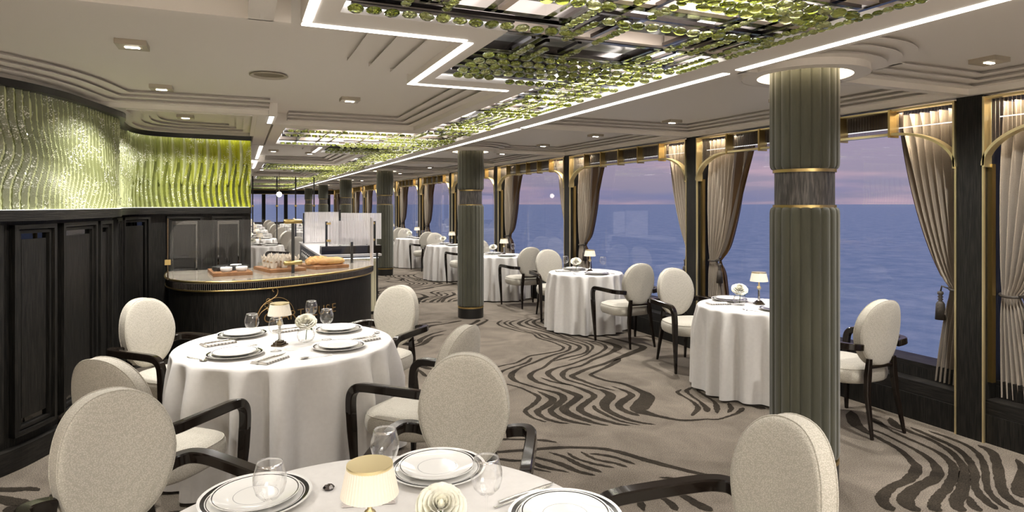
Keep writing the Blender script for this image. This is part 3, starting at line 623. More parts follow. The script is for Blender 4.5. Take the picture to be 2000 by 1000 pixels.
m=MB(); strip_solid(m,.3,SMAX-.02,.050,.068,1.64,1.6425); o=m.build('light_strip',M['led_ledge']); tag(o,'thin light line along the foot of the green glass relief','light','linear ceiling lights')
# ---------------------------------------------------------------- outer shell (near and far ends)
o=MB().box(-4,5.4,-3.3,-3.2,0,ZC+.04).build('wall_back',M['warm_wall']); struct(o)
m=MB(); m.box(-4.1,-4,-3.2,YEND,0,ZC+.04); o=m.build('wall_far_left',M['warm_wall']); struct(o)
o=MB().box(-4.1,5.6,-3.3,YEND+.6,ZC+.005,ZC+.08).build('trim_2',M['warm_wall']); struct(o)
# ---------------------------------------------------------------- window side
def post_y(k): return 2.895+3.045*k
NP=12
wr=MB(); wr.box(XW+.02,XW+.16,-3.2,YEND+.5,0,.20); wr.box(XW+.03,XW+.28,-3.2,YEND+.5,.20,.30,1); wr.box(XW+.16,XW+.28,-3.2,YEND+.5,.0,.38); wr.box(XW+.16,XW+.42,-3.2,YEND+.5,.38,.42,1)
wr.box(XW+.30,XW+.42,-3.2,YEND+.5,0,.38); wr.box(XW+.22,XW+.42,-3.2,YEND+.5,2.44,ZC)
wall_right=struct(wr.build('wall_right',[M['wood'],M['wood_h']]))
for k in range(-1,NP):
    y=post_y(k)
    if y>YEND: break
    t=MB().box(XW,XW+.30,y-.088,y+.088,0,ZL+.0).build('trim_%d'%(k+4),M['wood']); struct(t)
    b=MB()
    for s in (-1,1):
        ya=y+s*.088; b.box(XW-.006,XW+.012,min(ya,ya+s*.012),max(ya,ya+s*.012),.0,1.95)
        yb=y+s*.118; b.box(XW+.06,XW+.10,min(ya,yb),max(ya,yb),.42,1.96,1)
    o=b.build('brass_edge',[M['brass_pale'],M['brass']],t)
ZA,ZV,ZT=1.95,2.235,2.432
AW=.50
for k in range(-1,NP-1):
    y0,y1=post_y(k)+.095,post_y(k+1)-.095
    if y0>YEND: break
    w=MB().box(XW+.33,XW+.336,y0-.1,y1+.1,.42,2.5).build('window_%d'%(k+2),M['window_glass']); struct(w)
    name=ORD[k+1]
    root=thing('valance_screen','brass framed ribbed glass valance with arched corners over the %s window from the camera'%name,'valance',(XW,y0,0),0,'brass arched valances along the windows')
    L=y1-y0; x=.02
    def arch(n=18):      # plan: 0..L along y
        a=[(0,ZA)]+[(AW*(1-math.cos(t)),ZA+(ZV-ZA)*math.sin(t)) for t in [PI/2*i/n for i in range(1,n+1)]]
        return a+[(L-p[0],p[1]) for p in reversed(a)]
    ar=arch(); ribs=MB()
    # ribbed glass filling everything above the arch line
    step=.026; n=int(L/step); 
    def lowz(yy):
        d=min(yy,L-yy)
        if d>=AW: return ZV
        c=1-d/AW; return ZA+(ZV-ZA)*math.sqrt(max(0,1-c*c))
    vs=[]; fs=[]
    for i in range(n*2+1):
        yy=L*i/(n*2); dx=.016 if i%2 else -.002
        vs+=[(x+.03+dx,yy,lowz(yy)+.004),(x+.03+dx,yy,ZT-.012)]
    for i in range(n*2): fs.append((2*i,2*i+2,2*i+3,2*i+1))
    ribs.add(vs,fs,0,False); ribs.mi=[i%2 for i in range(len(fs))]
    ribs.build('ribbed_glass',[M['ribbed_glass'],M['ribbed_dark']],root)
    f=MB(); f.sweep([(x,p[0],p[1]) for p in ar],[(.010,.035)]*len(ar),[(1,1),(-1,1),(-1,-1),(1,-1)],0,side=(1,0,0))
    f.box(x-.03,x+.045,0,L,ZT-.014,ZT); f.box(x-.035,x+.05,0,.014,ZA-.012,ZT); f.box(x-.035,x+.05,L-.014,L,ZA-.012,ZT)
    f.build('brass_frame',M['brass_pale'],root)
    nf=4
    for i in range(nf+1):
        yy=AW+(L-2*AW)*i/nf
        MB().box(x-.045,x+.06,yy-.009,yy+.009,ZV-.025,ZT).build('brass_fin',M['brass'],root)
    MB().box(x+.085,x+.100,AW-.02,L-AW+.02,ZV+.055,ZT).build('pelmet_board',M['pelmet'],root)
    MB().box(x+.075,x+.080,.05,L-.05,ZV+.052,ZV+.060).build('light_rail',M['led_soft'],root)
    for yl in (y0+.28,y1-.28):
        l=bpy.data.lights.new('curtain_wash','AREA'); l.shape='RECTANGLE'; l.size=.05; l.size_y=.45; l.energy=POW_C; l.color=(1,.86,.66)
        ol=bpy.data.objects.new('curtain_wash',l); ol.location=(XW+.10,yl,ZT-.02); ol.rotation_euler=(0,-.35,0); C.objects.link(ol)
# curtains
def curtain_fn(flip, nf=7, seed=0):
    rr=random.Random(seed); ph=[rr.uniform(-.5,.5) for _ in range(4)]
    def edge(z):          # half open curve: distance of the free edge from the post
        if z>1.04:
            t=(z-1.04)/(2.40-1.04); return .13+.43*(t**.62) if t>0 else .13
        t=(1.04-z)/(1.04-.30); return .13+.13*t**.7
    def base(z):
        if z>1.04: return .02
        return .02-.0*(1.04-z)
    def f(u,v):
        z=.31+(2.40-.31)*v
        b,e=base(z),edge(z); w=e-b
        amp=.046*(.5+.8*w/.5) if z>1.2 else .038
        tie=math.exp(-((z-1.04)/.09)**2); amp*=(1-.75*tie)
        fold=math.sin(2*PI*(nf*u+.25*math.sin(3*v+ph[0])+ph[1]))+.35*math.sin(2*PI*(nf*2.1*u+ph[2]))
        yy=b+w*(u+.012*math.cos(2*PI*nf*u)); xx=.17+amp*fold-.02*tie
        return (xx, yy*flip, z)
    return f
def make_curtain(flip,seed):
    root=thing('curtain','x','curtain')
    f=curtain_fn(flip,seed=seed); m=MB(); m.grid(150,60,f,smooth=True); m.build('curtain_fabric',M['curtain'],root)
    g=MB()
    def lf(u,v):
        p=f(.90+.1*u,v); z=p[2]; bul=.03+.02*math.sin(6*v)
        return (p[0]+.03+.02*u, p[1]+flip*(.006+.035*u*(1 if z>1.1 else .5)), z)
    g.grid(6,50,lf,smooth=True); g.build('curtain_lining',M['lining'],root)
    t=MB(); pts=[(.17+.062*math.cos(a),flip*(.075+.075*math.sin(a)),1.04+.012*math.cos(a)) for a in [2*PI*i/24 for i in range(25)]]
    t.tube(pts,.010,8); tb=t.build('tieback',M['rope'],root)
    s=MB(); cx,cyy=.13,flip*.20
    s.tube([(.12,flip*.14,1.04),(cx,cyy-.01*flip,1.05),(cx,cyy,1.0)],.006,6)
    s.lathe([(.0,.0),(.018,-.004),(.022,-.02),(.012,-.035),(.02,-.045),(.012,-.055),(.02,-.065),(.012,-.075),(.022,-.085),(.030,-.10),(.036,-.22),(.0,-.222)],20,(cx,cyy,1.01))
    s.build('tassel',M['rope'],root)
    return Kind(root)
KA=make_curtain(1,1); KB=make_curtain(-1,2)
for k in range(-1,NP-1):
    if post_y(k)>YEND-3: break
    nm=ORD[k+1]
    KA.place((XW+.02,post_y(k)+.10,0),0,'taupe tied-back curtain at the near side of the %s window from the camera'%nm,'tied-back taupe curtains')
    KB.place((XW+.02,post_y(k+1)-.10,0),0,'taupe tied-back curtain at the far side of the %s window from the camera'%nm,'tied-back taupe curtains')
# far end wall with its own windows
m=MB(); m.box(-4,5.2,YEND,YEND+.3,0,.7); m.box(-4,5.2,YEND,YEND+.3,2.2,ZC)
ew=struct(m.build('wall_end',M['wood_h']))
b=MB(); b.box(-4,5.2,YEND-.03,YEND,2.19,2.21); b.box(-4,5.2,YEND-.03,YEND,ZL-.03,ZL); b.build('brass_rail',M['brass'],ew)
for i in range(8):
    x=-2.2+i*1.12; t=struct(MB().box(x-.09,x+.09,YEND,YEND+.3,.7,2.2).build('trim_%d'%(30+i),M['wood']))
w=struct(MB().box(-4,5.2,YEND+.14,YEND+.145,.7,2.2).build('window_20',M['window_glass']))
# sea
o=MB().add([(5.6,-9000,-13),(16000,-9000,-13),(16000,12000,-13),(5.6,12000,-13)],[(0,1,2,3)]).add([(-9000,60,-13),(5.6,60,-13),(5.6,12000,-13),(-9000,12000,-13)],[(0,1,2,3)]).build('sea',M['sea'])
o['kind']='structure'
# ---------------------------------------------------------------- columns
def make_column():
    root=thing('column','x','column')
    def fluted(z0,z1,R,n=20,per=10):
        m=MB(); zs=[(z0,.90),(z0+.006,.955),(z0+.02,.99),(z0+.04,1),(z1-.04,1),(z1-.02,.99),(z1-.006,.955),(z1,.90)]
        N=n*per; vs=[]
        for z,s in zs:
            for i in range(N):
                a=2*PI*i/N; u=(i%per)/per; b=math.sin(PI*u)**.32 if 0<u<1 else 0
                r=(R-.016+.016*b)*s; vs.append((r*math.cos(a),r*math.sin(a),z))
        fs=[(j*N+i,j*N+(i+1)%N,(j+1)*N+(i+1)%N,(j+1)*N+i) for j in range(len(zs)-1) for i in range(N)]
        m.add(vs,fs,0,True); m.add([v for v in vs[-N:]],[tuple(range(N))],0); m.add([v for v in vs[:N]],[tuple(range(N-1,-1,-1))],0)
        return m
    R=.195
    fluted(.17,1.66,R).build('lower_upholstered_drum',M['velvet'],root)
    fluted(1.885,2.53,R).build('upper_upholstered_drum',M['velvet'],root)
    MB().lathe([(0,1.672),(R*.86,1.672),(R*.86,1.872),(0,1.872)],48,smooth=False).build('oak_collar',M['collar'],root,auto=40)
    for z in (1.655,1.868): MB().lathe([(0,z),(R*.91,z),(R*.91,z+.018),(0,z+.018)],48).build('brass_ring',M['brass'],root,auto=40)
    MB().lathe([(0,.145),(R*.985,.145),(R*.985,.168),(0,.168)],48).build('copper_ring',M['brass'],root,auto=40)
    MB().lathe([(0,.0),(R*.97,.0),(R*.97,.15),(0,.15)],48).build('base',M['black'],root,auto=40)
    MB().lathe([(.2665,2.452),(.2665,2.548),(R,2.548)],48).build('light_ring',M['cove'],root,auto=40)
    return Kind(root)
KC=make_column()
for k in range(6):
    KC.place((COLX,2.85+PER*k,0),0,['sage velvet fluted column standing nearest, in front of the window table','sage velvet fluted column with dark collar, second from the camera','third sage velvet fluted column from the camera, right of the buffet','fourth velvet fluted column, rising behind the ribbed glass screen','fifth velvet fluted column, seen small past the ribbed glass screen','farthest dark fluted column before the end windows'][k],'velvet fluted columns')
# ---------------------------------------------------------------- downlights
def make_down():
    root=thing('downlight','x','light')
    w=.075; m=MB(); m.box(-w,w,-w,w,ZC-.028,ZC); m.build('housing',M['fixture'],root)
    MB().box(-.035,.035,-.012,.012,ZC-.031,ZC-.027).build('lens',M['lens'],root)
    return Kind(root)
KD=make_down()
DL=[(-.54,4.0,'square downlight in the cream ceiling nearest the green wall'),(-.54,5.40,'square downlight beside the stepped grooves over the green wall'),(.84,5.40,'square downlight in the cream ceiling left of the crystal rows'),(-.50,7.1,'small downlight in the little coffer above the lime end of the green wall'),
 (4.17,2.40,'square downlight above the nearest window, right edge of the photo'),(4.17,4.0,'square downlight above the first window table'),(4.19,5.5,'square downlight in front of the second window post'),(4.15,7.0,'square downlight over the second window table'),(4.14,8.5,'square downlight over the near side of the third window table')]
for k in range(9):
    for j,yy in enumerate((10.1,11.6)):
        y=yy+3.04*k
        if y<YEND-.5: DL.append((4.14,y,'small downlight in the window side ceiling, %s of the far ones'%ORD[k*2+j]))
for k in range(1,5):
    DL.append((.5,5.0+PER*k,'downlight in the %s distant ceiling panel left of the crystals'%ORD[k])); DL.append((1.1,5.3+PER*k,'downlight at the right of the %s distant ceiling panel'%ORD[k]))
DL+= [(-1.6,1.2,'downlight left of the camera position'),(-1.2,-.8,'unseen fill downlight behind the camera, left'),(3.9,.9,'downlight behind the camera, window side'),(-1.4,-2.0,'unseen fill downlight by the back wall, left'),(.4,-2.2,'unseen fill downlight by the back wall, middle'),(3.6,-1.2,'unseen fill downlight by the back wall, window side'),(2.0,-1.8,'unseen fill downlight by the back wall, right of the middle'),(-2.4,-.9,'unseen fill downlight at the far left behind the camera')]  # out of view; those behind the camera are added as fill light
def downlamp(x,y,power,spread=138):
    l=bpy.data.lights.new('downlight_lamp','AREA'); l.shape='DISK'; l.size=.06; l.energy=power; l.color=(1,.965,.915); l.spread=math.radians(spread)
    o=bpy.data.objects.new('downlight_lamp',l); o.location=(x,y,ZC-.034); C.objects.link(o)
for x,y,lb in DL:
    KD.place((x,y,0),0,lb,'square ceiling downlights'); downlamp(x,y,POW_DL*(3.0 if y<0 else 1))  # unseen lamps behind the camera run stronger, as fill
sp=thing('ceiling_speaker','round flush ceiling speaker with a recessed cream grille','speaker',(.18,4.62,0))
MB().lathe([(.108,ZC-.002),(.125,ZC-.012),(.118,ZC-.016),(.100,ZC-.010),(.098,ZC-.001)],40).build('rim',M['fixture'],sp)
MB().lathe([(0,ZC-.003),(.1,ZC-.003)],40).build('grille',mat('speaker_grille',(.20,.17,.11),.6,bump=.6,nscale=200),sp)
# ---------------------------------------------------------------- crystal ceiling fields
ZB=2.435
def bead_mesh(n=10):
    m=MB(); prof=[(.0,-.016),(.018,-.014),(.030,-.006),(.031,.002),(.022,.010),(.0,.013)]
    vs=[];N=n
    for j,(r,z) in enumerate(prof):
        for k in range(N):
            a=2*PI*(k+.5*(j%2))/N; vs.append((r*math.cos(a),r*math.sin(a),z))
    fs=[]
    for j in range(len(prof)-1):
        for k in range(N):
            a,b,c,d=j*N+k,j*N+(k+1)%N,(j+1)*N+(k+1)%N,(j+1)*N+k
            fs+=[(a,b,d),(b,c,d)] if j%2==0 else [(a,b,c),(a,c,d)]
    m.add(vs,fs,0,False); return m
bm=bead_mesh()
bead0=bm.build('crystal_bead',M['bead']); bead_data=bead0.data; bpy.data.objects.remove(bead0)
N_BEAD=[0]
def bead_row(root, kind, c, a, b, individual=True, sp=None):
    """kind 'x': a row at y=c from x=a to b; 'y': a row at x=c from y=a to b"""
    bs=1.03 if kind=='x' else .66; sp=sp or .068*bs
    n=max(1,int(round((b-a)/sp))); P=[((a+(i+.5)*(b-a)/n),c) if kind=='x' else (c,(a+(i+.5)*(b-a)/n)) for i in range(n)]
    w=.011; m=MB()
    if kind=='x': m.box(a-.01,b+.01,c-w,c+w,ZB+.028,ZB+.045)
    else: m.box(c-w,c+w,a-.01,b+.01,ZB+.028,ZB+.045)
    row=m.build('crystal_row',M['dark_chrome'],root)
    if individual:
        for (x,y) in P:
            if N_BEAD[0]>=290: individual=False; break
            o=bpy.data.objects.new('crystal_bead',bead_data); C.objects.link(o); o.parent=row; o.location=(x,y,ZB+random.uniform(-.002,.002)); o.scale=(bs,bs,bs); o.rotation_euler=(random.uniform(-.15,.15),random.uniform(-.15,.15),random.uniform(0,PI)); N_BEAD[0]+=1
        else: return
        P=P[[i for i in range(len(P))][0]:]
        done=sum(1 for ch in bpy.data.objects if ch.parent is row); P=P[done:]
    q=MB()
    for (x,y) in P:
        r=random.uniform(0,PI); ca,sa=math.cos(r),math.sin(r)
        q.add([(x+(v[0]*ca-v[1]*sa)*bs,y+(v[0]*sa+v[1]*ca)*bs,ZB+v[2]*bs) for v in bm.v], bm.f)
    if P: o=q.build('crystal_beads',M['bead'],row); o['kind']='stuff'
def bar(root, kind, c, a, b, mt, w=.022, z0=ZL+.02, z1=ZL+.075, name='metal_channel'):
    m=MB()
    if kind=='x': m.box(a,b,c-w,c+w,z0,z1)
    else: m.box(c-w,c+w,a,b,z0,z1)
    m.build(name, mt, root)
def backs(root, rects):
    for (x0,x1,y0,y1) in rects: MB().box(x0,x1,y0,y1,ZC-.012,ZC-.004).build('silver_back_panel',M['silver_panel'],root)
def edge(root, segs):
    for (x0,y0,x1,y1) in segs:
        m=MB(); t=.004; m.box(min(x0,x1)-t,max(x0,x1)+t,min(y0,y1)-t,max(y0,y1)+t,ZL+.03,ZC-.02); m.build('glowing_edge',M['led_soft'],root)
near=thing('crystal_chandelier','green crystal bead and mirror ceiling chandelier overhead, nearest the camera','chandelier',(0,0,0),0,'chartreuse crystal ceiling chandeliers')
backs(near,[(.37,2.40,-3,2.62)])
edge(near,[(.376,-3,.376,2.61),(.38,2.614,1.09,2.614)])
XR=[(2.49,.315+.06,1.36),(2.09,1.0,1.33),(2.26,1.37,2.30),(1.88,1.45,2.2),(1.80,1.5,2.28),(1.72,.5,1.3),(1.95,1.6,2.3),(1.45,.5,2.3)]
for c,a,b in XR: bead_row(near,'x',c,a,b)
YR=[(.575,1.75,2.38),(.735,1.75,2.38),(1.28,2.12,2.44),(1.37,1.62,2.02),(1.37,2.3,2.6),(1.53,1.6,2.16),(1.53,2.3,2.6),(1.94,1.95,2.22),(1.94,2.3,2.6),(2.08,2.3,2.6),(2.23,2.0,2.6),(2.32,1.5,2.6),(1.02,1.6,2.05)]
for c,a,b in YR: bead_row(near,'y',c,a,b)
for c,a,b,mt in ((2.42,.38,1.32,'dark_chrome'),(2.12,1.3,2.38,'rose_metal'),(2.17,1.3,2.38,'dark_chrome'),(1.75,.38,2.38,'rose_metal'),(2.56,.4,1.1,'dark_chrome'),(1.66,.38,2.38,'dark_chrome')): bar(near,'x',c,a,b,M[mt])
for c,a,b,mt in ((.66,-.5,2.42,'dark_chrome'),(.70,-.5,2.42,'chrome'),(.98,-.5,2.44,'rose_metal'),(.93,-.5,2.44,'chrome'),(1.325,-.5,2.62,'dark_chrome'),(1.45,1.5,2.62,'dark_chrome'),(1.60,1.5,2.62,'chrome'),(2.0,1.2,2.62,'dark_chrome'),(1.965,1.2,2.62,'chrome'),(2.15,1.2,2.62,'dark_chrome'),(1.2,1.5,2.44,'chrome')): bar(near,'y',c,a,b,M[mt],w=.016)
def field(o, individual, label):
    root=thing('crystal_chandelier',label,'chandelier',(0,0,0),0,'chartreuse crystal ceiling chandeliers')
    y=lambda v: v+o
    backs(root,[(1.10,2.40,y(2.625),y(3.78)),(1.80,2.40,y(3.78),y(6.85)),(.42,2.45,y(6.85),y(8.69))])
    edge(root,[(1.106,y(2.62),1.106,y(3.77)),(1.11,y(3.774),1.79,y(3.774)),(1.806,y(3.79),1.806,y(6.84)),(.43,y(8.684),2.44,y(8.684)),(.426,y(6.86),.426,y(8.68)),(.43,y(6.856),1.8,y(6.856))])
    X=[(3.00,1.12,2.30),(3.14,1.12,2.32),(3.27,1.12,2.32),(3.40,1.12,2.30),(3.54,1.14,1.40),(3.62,1.5,2.32),(3.86,1.84,2.34),(4.08,1.84,2.32),(4.3,1.84,2.34),(4.75,1.84,2.30),(4.90,1.84,2.34),(5.05,1.84,2.34),(5.8,1.84,2.30),(6.0,1.84,2.34),(6.25,1.84,2.3),(6.6,1.84,2.34),
       (6.93,.45,1.75),(7.35,.45,2.40),(7.5,1.6,2.42),(7.7,1.6,2.42),(7.95,1.6,2.42),(8.15,1.2,2.4),(8.35,.45,1.75),(8.55,1.2,2.4)]
    if o>0: X+=[(3.2,1.12,2.3),(4.5,1.84,2.3),(7.0,.5,2.3),(7.1,.45,1.4),(7.2,.45,1.4),(8.0,.45,1.5),(8.25,.45,1.5),(8.6,.45,1.5)]
    Y=[(1.28,2.74,2.96),(1.37,2.77,2.99),(1.53,2.74,2.94),(1.94,2.72,3.0),(2.08,2.72,3.0),(2.23,2.66,3.0),(2.32,2.66,3.0),(2.0,3.45,3.6),(2.2,3.66,4.3),(1.9,4.1,4.7),(2.1,4.3,4.75),(2.28,4.3,4.75),(1.95,5.1,5.8),(2.1,5.1,5.8),(2.25,5.1,5.8),(2.05,6.25,6.9),(2.25,6.25,7.3),(1.85,6.7,7.3),(1.65,6.9,7.5),(2.1,7.4,8.5)]
    for c,a,b in X: bead_row(root,'x',y(c),a,b,individual and c<3.7)
    for c,a,b in Y: bead_row(root,'y',c,y(a),y(b),individual and c<3.7 and a<3)
    for c,a,b,mt in ((2.65,1.1,2.4,'rose_metal'),(2.70,1.1,2.4,'dark_chrome'),(3.07,1.12,2.38,'dark_chrome'),(3.34,1.12,2.38,'dark_chrome'),(3.7,1.12,2.3,'chrome'),(3.95,1.82,2.38,'dark_chrome'),(4.2,1.82,2.38,'chrome'),(4.6,1.82,2.38,'rose_metal'),(5.0,1.82,2.38,'dark_chrome'),(5.5,1.82,2.38,'chrome'),(5.9,1.82,2.38,'dark_chrome'),(6.4,1.82,2.38,'rose_metal'),(7.0,.45,2.42,'dark_chrome'),(7.2,.45,2.42,'rose_metal'),(7.6,.45,2.42,'chrome'),(7.9,.45,2.42,'dark_chrome'),(8.3,.45,2.42,'rose_metal')):
        bar(root,'x',y(c),a,b,M[mt],w=.018)
    for c,a,b,mt in ((1.325,2.62,3.5,'dark_chrome'),(1.60,2.62,3.1,'chrome'),(2.0,2.62,6.85,'dark_chrome'),(2.15,2.62,6.85,'chrome'),(.9,6.87,8.68,'chrome'),(1.05,6.87,8.68,'dark_chrome'),(1.4,6.87,8.68,'rose_metal'),(1.9,6.87,8.68,'chrome'),(.65,6.87,8.68,'dark_chrome')):
        bar(root,'y',c,y(a),y(b),M[mt],w=.016)
field(0,True,'notched crystal and mirror ceiling chandelier running from overhead to the third window')
for k in range(1,5): field(PER*k,False,'crystal ceiling chandelier, %s field beyond the nearest notched one'%ORD[k-1])
# light given by the crystal fields' back panels
def panel_lamp(x0,x1,y0,y1,e):
    l=bpy.data.lights.new('crystal_field_lamp','AREA'); l.shape='RECTANGLE'; l.size=x1-x0; l.size_y=y1-y0; l.energy=e; l.color=(1,.955,.90)
    o=bpy.data.objects.new('crystal_field_lamp',l); o.location=((x0+x1)/2,(y0+y1)/2,ZC-.014); C.objects.link(o)
for k in range(-1,5):
    o=PER*k
    if k>=0: panel_lamp(1.95,2.3,2.8+o,6.6+o,POW_P)
    panel_lamp(.8,2.2,7.1+o,8.5+o,POW_P*(1.2 if k>=0 else .6))
panel_lamp(.8,2.2,-2.6,-.4,POW_P*1.5)  # unseen overhead fill lamp, added behind the camera for near chairs and ceiling

# ---------------------------------------------------------------- chair
CHS=[(1,.78),(.78,1),(-.78,1),(-1,.78),(-1,-.78),(-.78,-1),(.78,-1),(1,-.78)]
def make_chair():
    root=thing('dining_armchair','x','chair')
    a=.205; zc=.738; hz=.245
    def outline(th):
        c,s_=math.cos(th),math.sin(th); e=.88
        x=math.copysign(abs(c)**e,c); z=math.copysign(abs(s_)**e,s_)
        wid=a*(1-.13*max(0,-z)-.02*max(0,z)); return x*wid, z*hz
    prof=[(0,.052),(.45,.051),(.75,.047),(.90,.043),(.965,.039),(.992,.033),(1,.026),(1,.0),(1,-.022),(.992,-.029),(.965,-.034),(.90,-.037),(.75,-.039),(0,-.041)]
    N=56; vs=[]
    def pt(sc,y,th,extra=0):
        x,z=outline(th); x*=sc; z*=sc; zz=zc+z
        return (x*(1+extra), y+.9*x*x-.02-(zz-.5)*.13, zz)
    for sc,y in prof:
        for k in range(N): vs.append(pt(max(sc,.001),y,2*PI*k/N))
    fs=[(j*N+k,j*N+(k+1)%N,(j+1)*N+(k+1)%N,(j+1)*N+k) for j in range(len(prof)-1) for k in range(N)]
    m=MB(); m.add(vs,fs,0,True); back=m.build('backrest',M['fabric'],root)
    m=MB()
    for sc,y in ((1.0,.031),(1.0,-.027)):
        P=[pt(sc,y,2*PI*k/N) for k in range(N+1)]; m.tube(P,.0028,5,caps=False)
    m.build('piping',M['fabric'],back)
    # seat
    m=MB(); prof=[(0,.498),(.5,.497),(.8,.488),(.93,.472),(.985,.45),(1.0,.425),(.995,.395),(.97,.372),(.93,.360),(0,.36)]
    vs=[]; N=52
    for sc,z in prof:
        for k in range(N):
            th=2*PI*k/N; c,s_=math.cos(th),math.sin(th); e=.62
            x=math.copysign(abs(c)**e,c)*.262*(1+.04*s_); y=.262+math.copysign(abs(s_)**e,s_)*.262
            vs.append((x*max(sc,.001), .262+(y-.262)*max(sc,.001), z))
    fs=[(j*N+k,j*N+(k+1)%N,(j+1)*N+(k+1)%N,(j+1)*N+k) for j in range(len(prof)-1) for k in range(N)]
    m.add(vs,[f[::-1] for f in fs],0,True); seat=m.build('seat',M['fabric'],root)
    m=MB(); P=[]
    for k in range(N+1):
        th=2*PI*k/N; c,s_=math.cos(th),math.sin(th); e=.62
        P.append((math.copysign(abs(c)**e,c)*.262*(1+.04*s_)*.955,.262+math.copysign(abs(s_)**e,s_)*.262*.955,.466))
    m.tube(P,.003,5,caps=False); m.build('seat_piping',M['fabric'],seat)
    for s in (-1,1):
        path=catmull([(s*.188,-.030,.645),(s*.235,-.036,.652),(s*.283,-.022,.656),(s*.308,.03,.658),(s*.315,.12,.659),(s*.317,.28,.658),(s*.317,.40,.655),(s*.317,.455,.642),(s*.316,.486,.608),(s*.314,.495,.56),(s*.311,.496,.50)],5)
        n=len(path); wh=[(.0235,.024) for i in range(n)]
        m=MB(); m.sweep(path,wh,CHS,0,True,False,side=(0,0,1)); m.build('armrest',M['lacquer'],root,auto=30)
        path=[(s*.311,.496,.505),(s*.307,.492,.40),(s*.298,.484,.22),(s*.288,.474,0)]
        MB().sweep(path,[(.0235,.024),(.023,.023),(.018,.017),(.0115,.011)],CHS,0,True,False,side=(1,0,0)).build('leg',M['lacquer'],root,auto=30)
        path=[(s*.125,-.050,.56),(s*.135,-.045,.44),(s*.150,-.052,.30),(s*.170,-.105,0)]
        MB().sweep(path,[(.014,.018),(.019,.024),(.016,.019),(.009,.010)],CHS,0,True,False,side=(1,0,0)).build('leg',M['lacquer'],root,auto=30)
    MB().sweep([(-.13,-.046,.50),(.13,-.046,.50)],[(.012,.012)]*2,CH8).build('stretcher',M['lacquer'],root)
    return Kind(root)
KCH=make_chair()
def chair(bx,by,face,label,group='cream oval-back dining armchairs'):
    """bx,by: floor point under the backrest; face: compass angle the sitter looks along (radians)"""
    KCH.place((bx,by,0),face-PI/2,label,group)
def toward(bx,by,tx,ty): return math.atan2(ty-by,tx-bx)
F=(.31,1.66); T2=(.285,4.45)
for (x,y,t,dv,lb) in ((-.41,2.71,F,.0,'large cream oval-back armchair seen close, left of the nearest table'),
    (.93,2.73,F,.02,'cream armchair facing the camera across the nearest table'),
    (1.585,1.545,F,.0,'cream oval-back armchair cropped at the bottom edge, in front of the nearest column'),
    (-.61,5.32,T2,.0,'cream armchair at the back left of the second table, against the dark panelling'),
    (1.20,5.30,T2,.0,'cream armchair at the back right of the second table, beside the counter end'),
    (1.14,3.50,T2,.0,'cream armchair turned away at the right of the second table, partly hidden by another chair'),
    (-.53,3.43,T2,.0,'cream armchair seen from behind between the dark panelling and the closest left chair')):
    chair(x,y,toward(x,y,*t)+dv,lb)
TW=[4.42+3.045*k for k in range(10)]
for k,ty in enumerate(TW):
    nm=ORD[k]
    chair(4.30,ty-1.17,PI/2,'cream armchair on the near side of the %s window table'%nm)
    chair(4.30,ty+1.15,-PI/2-.12,'cream armchair on the far side of the %s window table'%nm)
TL=[15.0+3.0*k for k in range(6)]
for k,ty in enumerate(TL):
    chair(1.07,ty-.75,PI*.72,'cream armchair in the far row behind the counter, %s from the counter'%ORD[k])

# ---------------------------------------------------------------- tables
def cloth_mesh(R,seed,folds=19,zt=.762):
    rr=random.Random(seed); ph=rr.uniform(0,6); amps=[(folds,1,ph),(folds*.5,.35,rr.uniform(0,6)),(folds+7,.4,rr.uniform(0,6))]
    N=360; vs=[]
    rows=[(0,zt),(.5,zt),(.9,zt),(.985,zt-.001),(1.0,zt-.006)]
    zs=[zt-.02,zt-.05,zt-.1,zt-.17,zt-.27,zt-.38,zt-.5,zt-.62,zt-.70,.012]
    for sc,z in rows:
        for i in range(N): a=2*PI*i/N; vs.append((R*sc*math.cos(a),R*sc*math.sin(a),z))
    for z in zs:
        t=(zt-z)/(zt-.012)
        for i in range(N):
            a=2*PI*i/N; w=0
            for f_,am,p in amps: w+=am*math.cos(round(f_)*a+p+.25*math.sin(3*a+t))
            w=w/1.2; w=math.copysign(abs(w)**.8,w)
            r=R+.004+.018*t+.058*(R/.5)**.8*w*min(1,t*3.2)**.9*(.7+.3*math.sin(2*a+ph)**2)
            zz=z+(.010*(1+w)*.5 if z<.02 else 0)
            vs.append((r*math.cos(a),r*math.sin(a),zz))
    nr=len(rows)+len(zs)
    m=MB(); m.add(vs,[(j*N+i,j*N+(i+1)%N,(j+1)*N+(i+1)%N,(j+1)*N+i)[::-1] for j in range(nr-1) for i in range(N)],0,True)
    return m
def make_cloth(R,seed,folds): 
    o=cloth_mesh(R,seed,folds).build('tablecloth',M['cloth']); tag(o,'x','tablecloth'); kids[o.name]=[]; k=Kind.__new__(Kind); k.root=o; k.used=False; return k
KT1=make_cloth(.68,3,17); KT2=make_cloth(.49,5,17)
def make_table(R):
    root=thing('dining_table','x','table')
    MB().lathe([(0,.73),(R,.73),(R,.755),(0,.755)],40).build('tabletop',M['wood'],root,auto=40)
    MB().lathe([(0,0),(.28,0),(.28,.02),(.05,.05),(.045,.70),(.2,.73),(0,.73)],32).build('pedestal',M['black'],root,auto=40)
    return Kind(root)
KR1=make_table(.66); KR2=make_table(.48)
def table(kc,kr,x,y,rz,lb):
    kr.place((x,y,0),0,'round table under the '+lb.replace('white ','').replace(' in the middle left, in front of the dark counter',' before the dark counter'),'round dining tables'); kc.place((x,y,0),rz,lb,'white floor-length tablecloths')
table(KT1,KR1,F[0],F[1],.4,'white round tablecloth nearest the camera, cut by the bottom edge')
table(KT1,KR1,T2[0],T2[1],1.0,'full white round tablecloth in the middle left, in front of the dark counter')
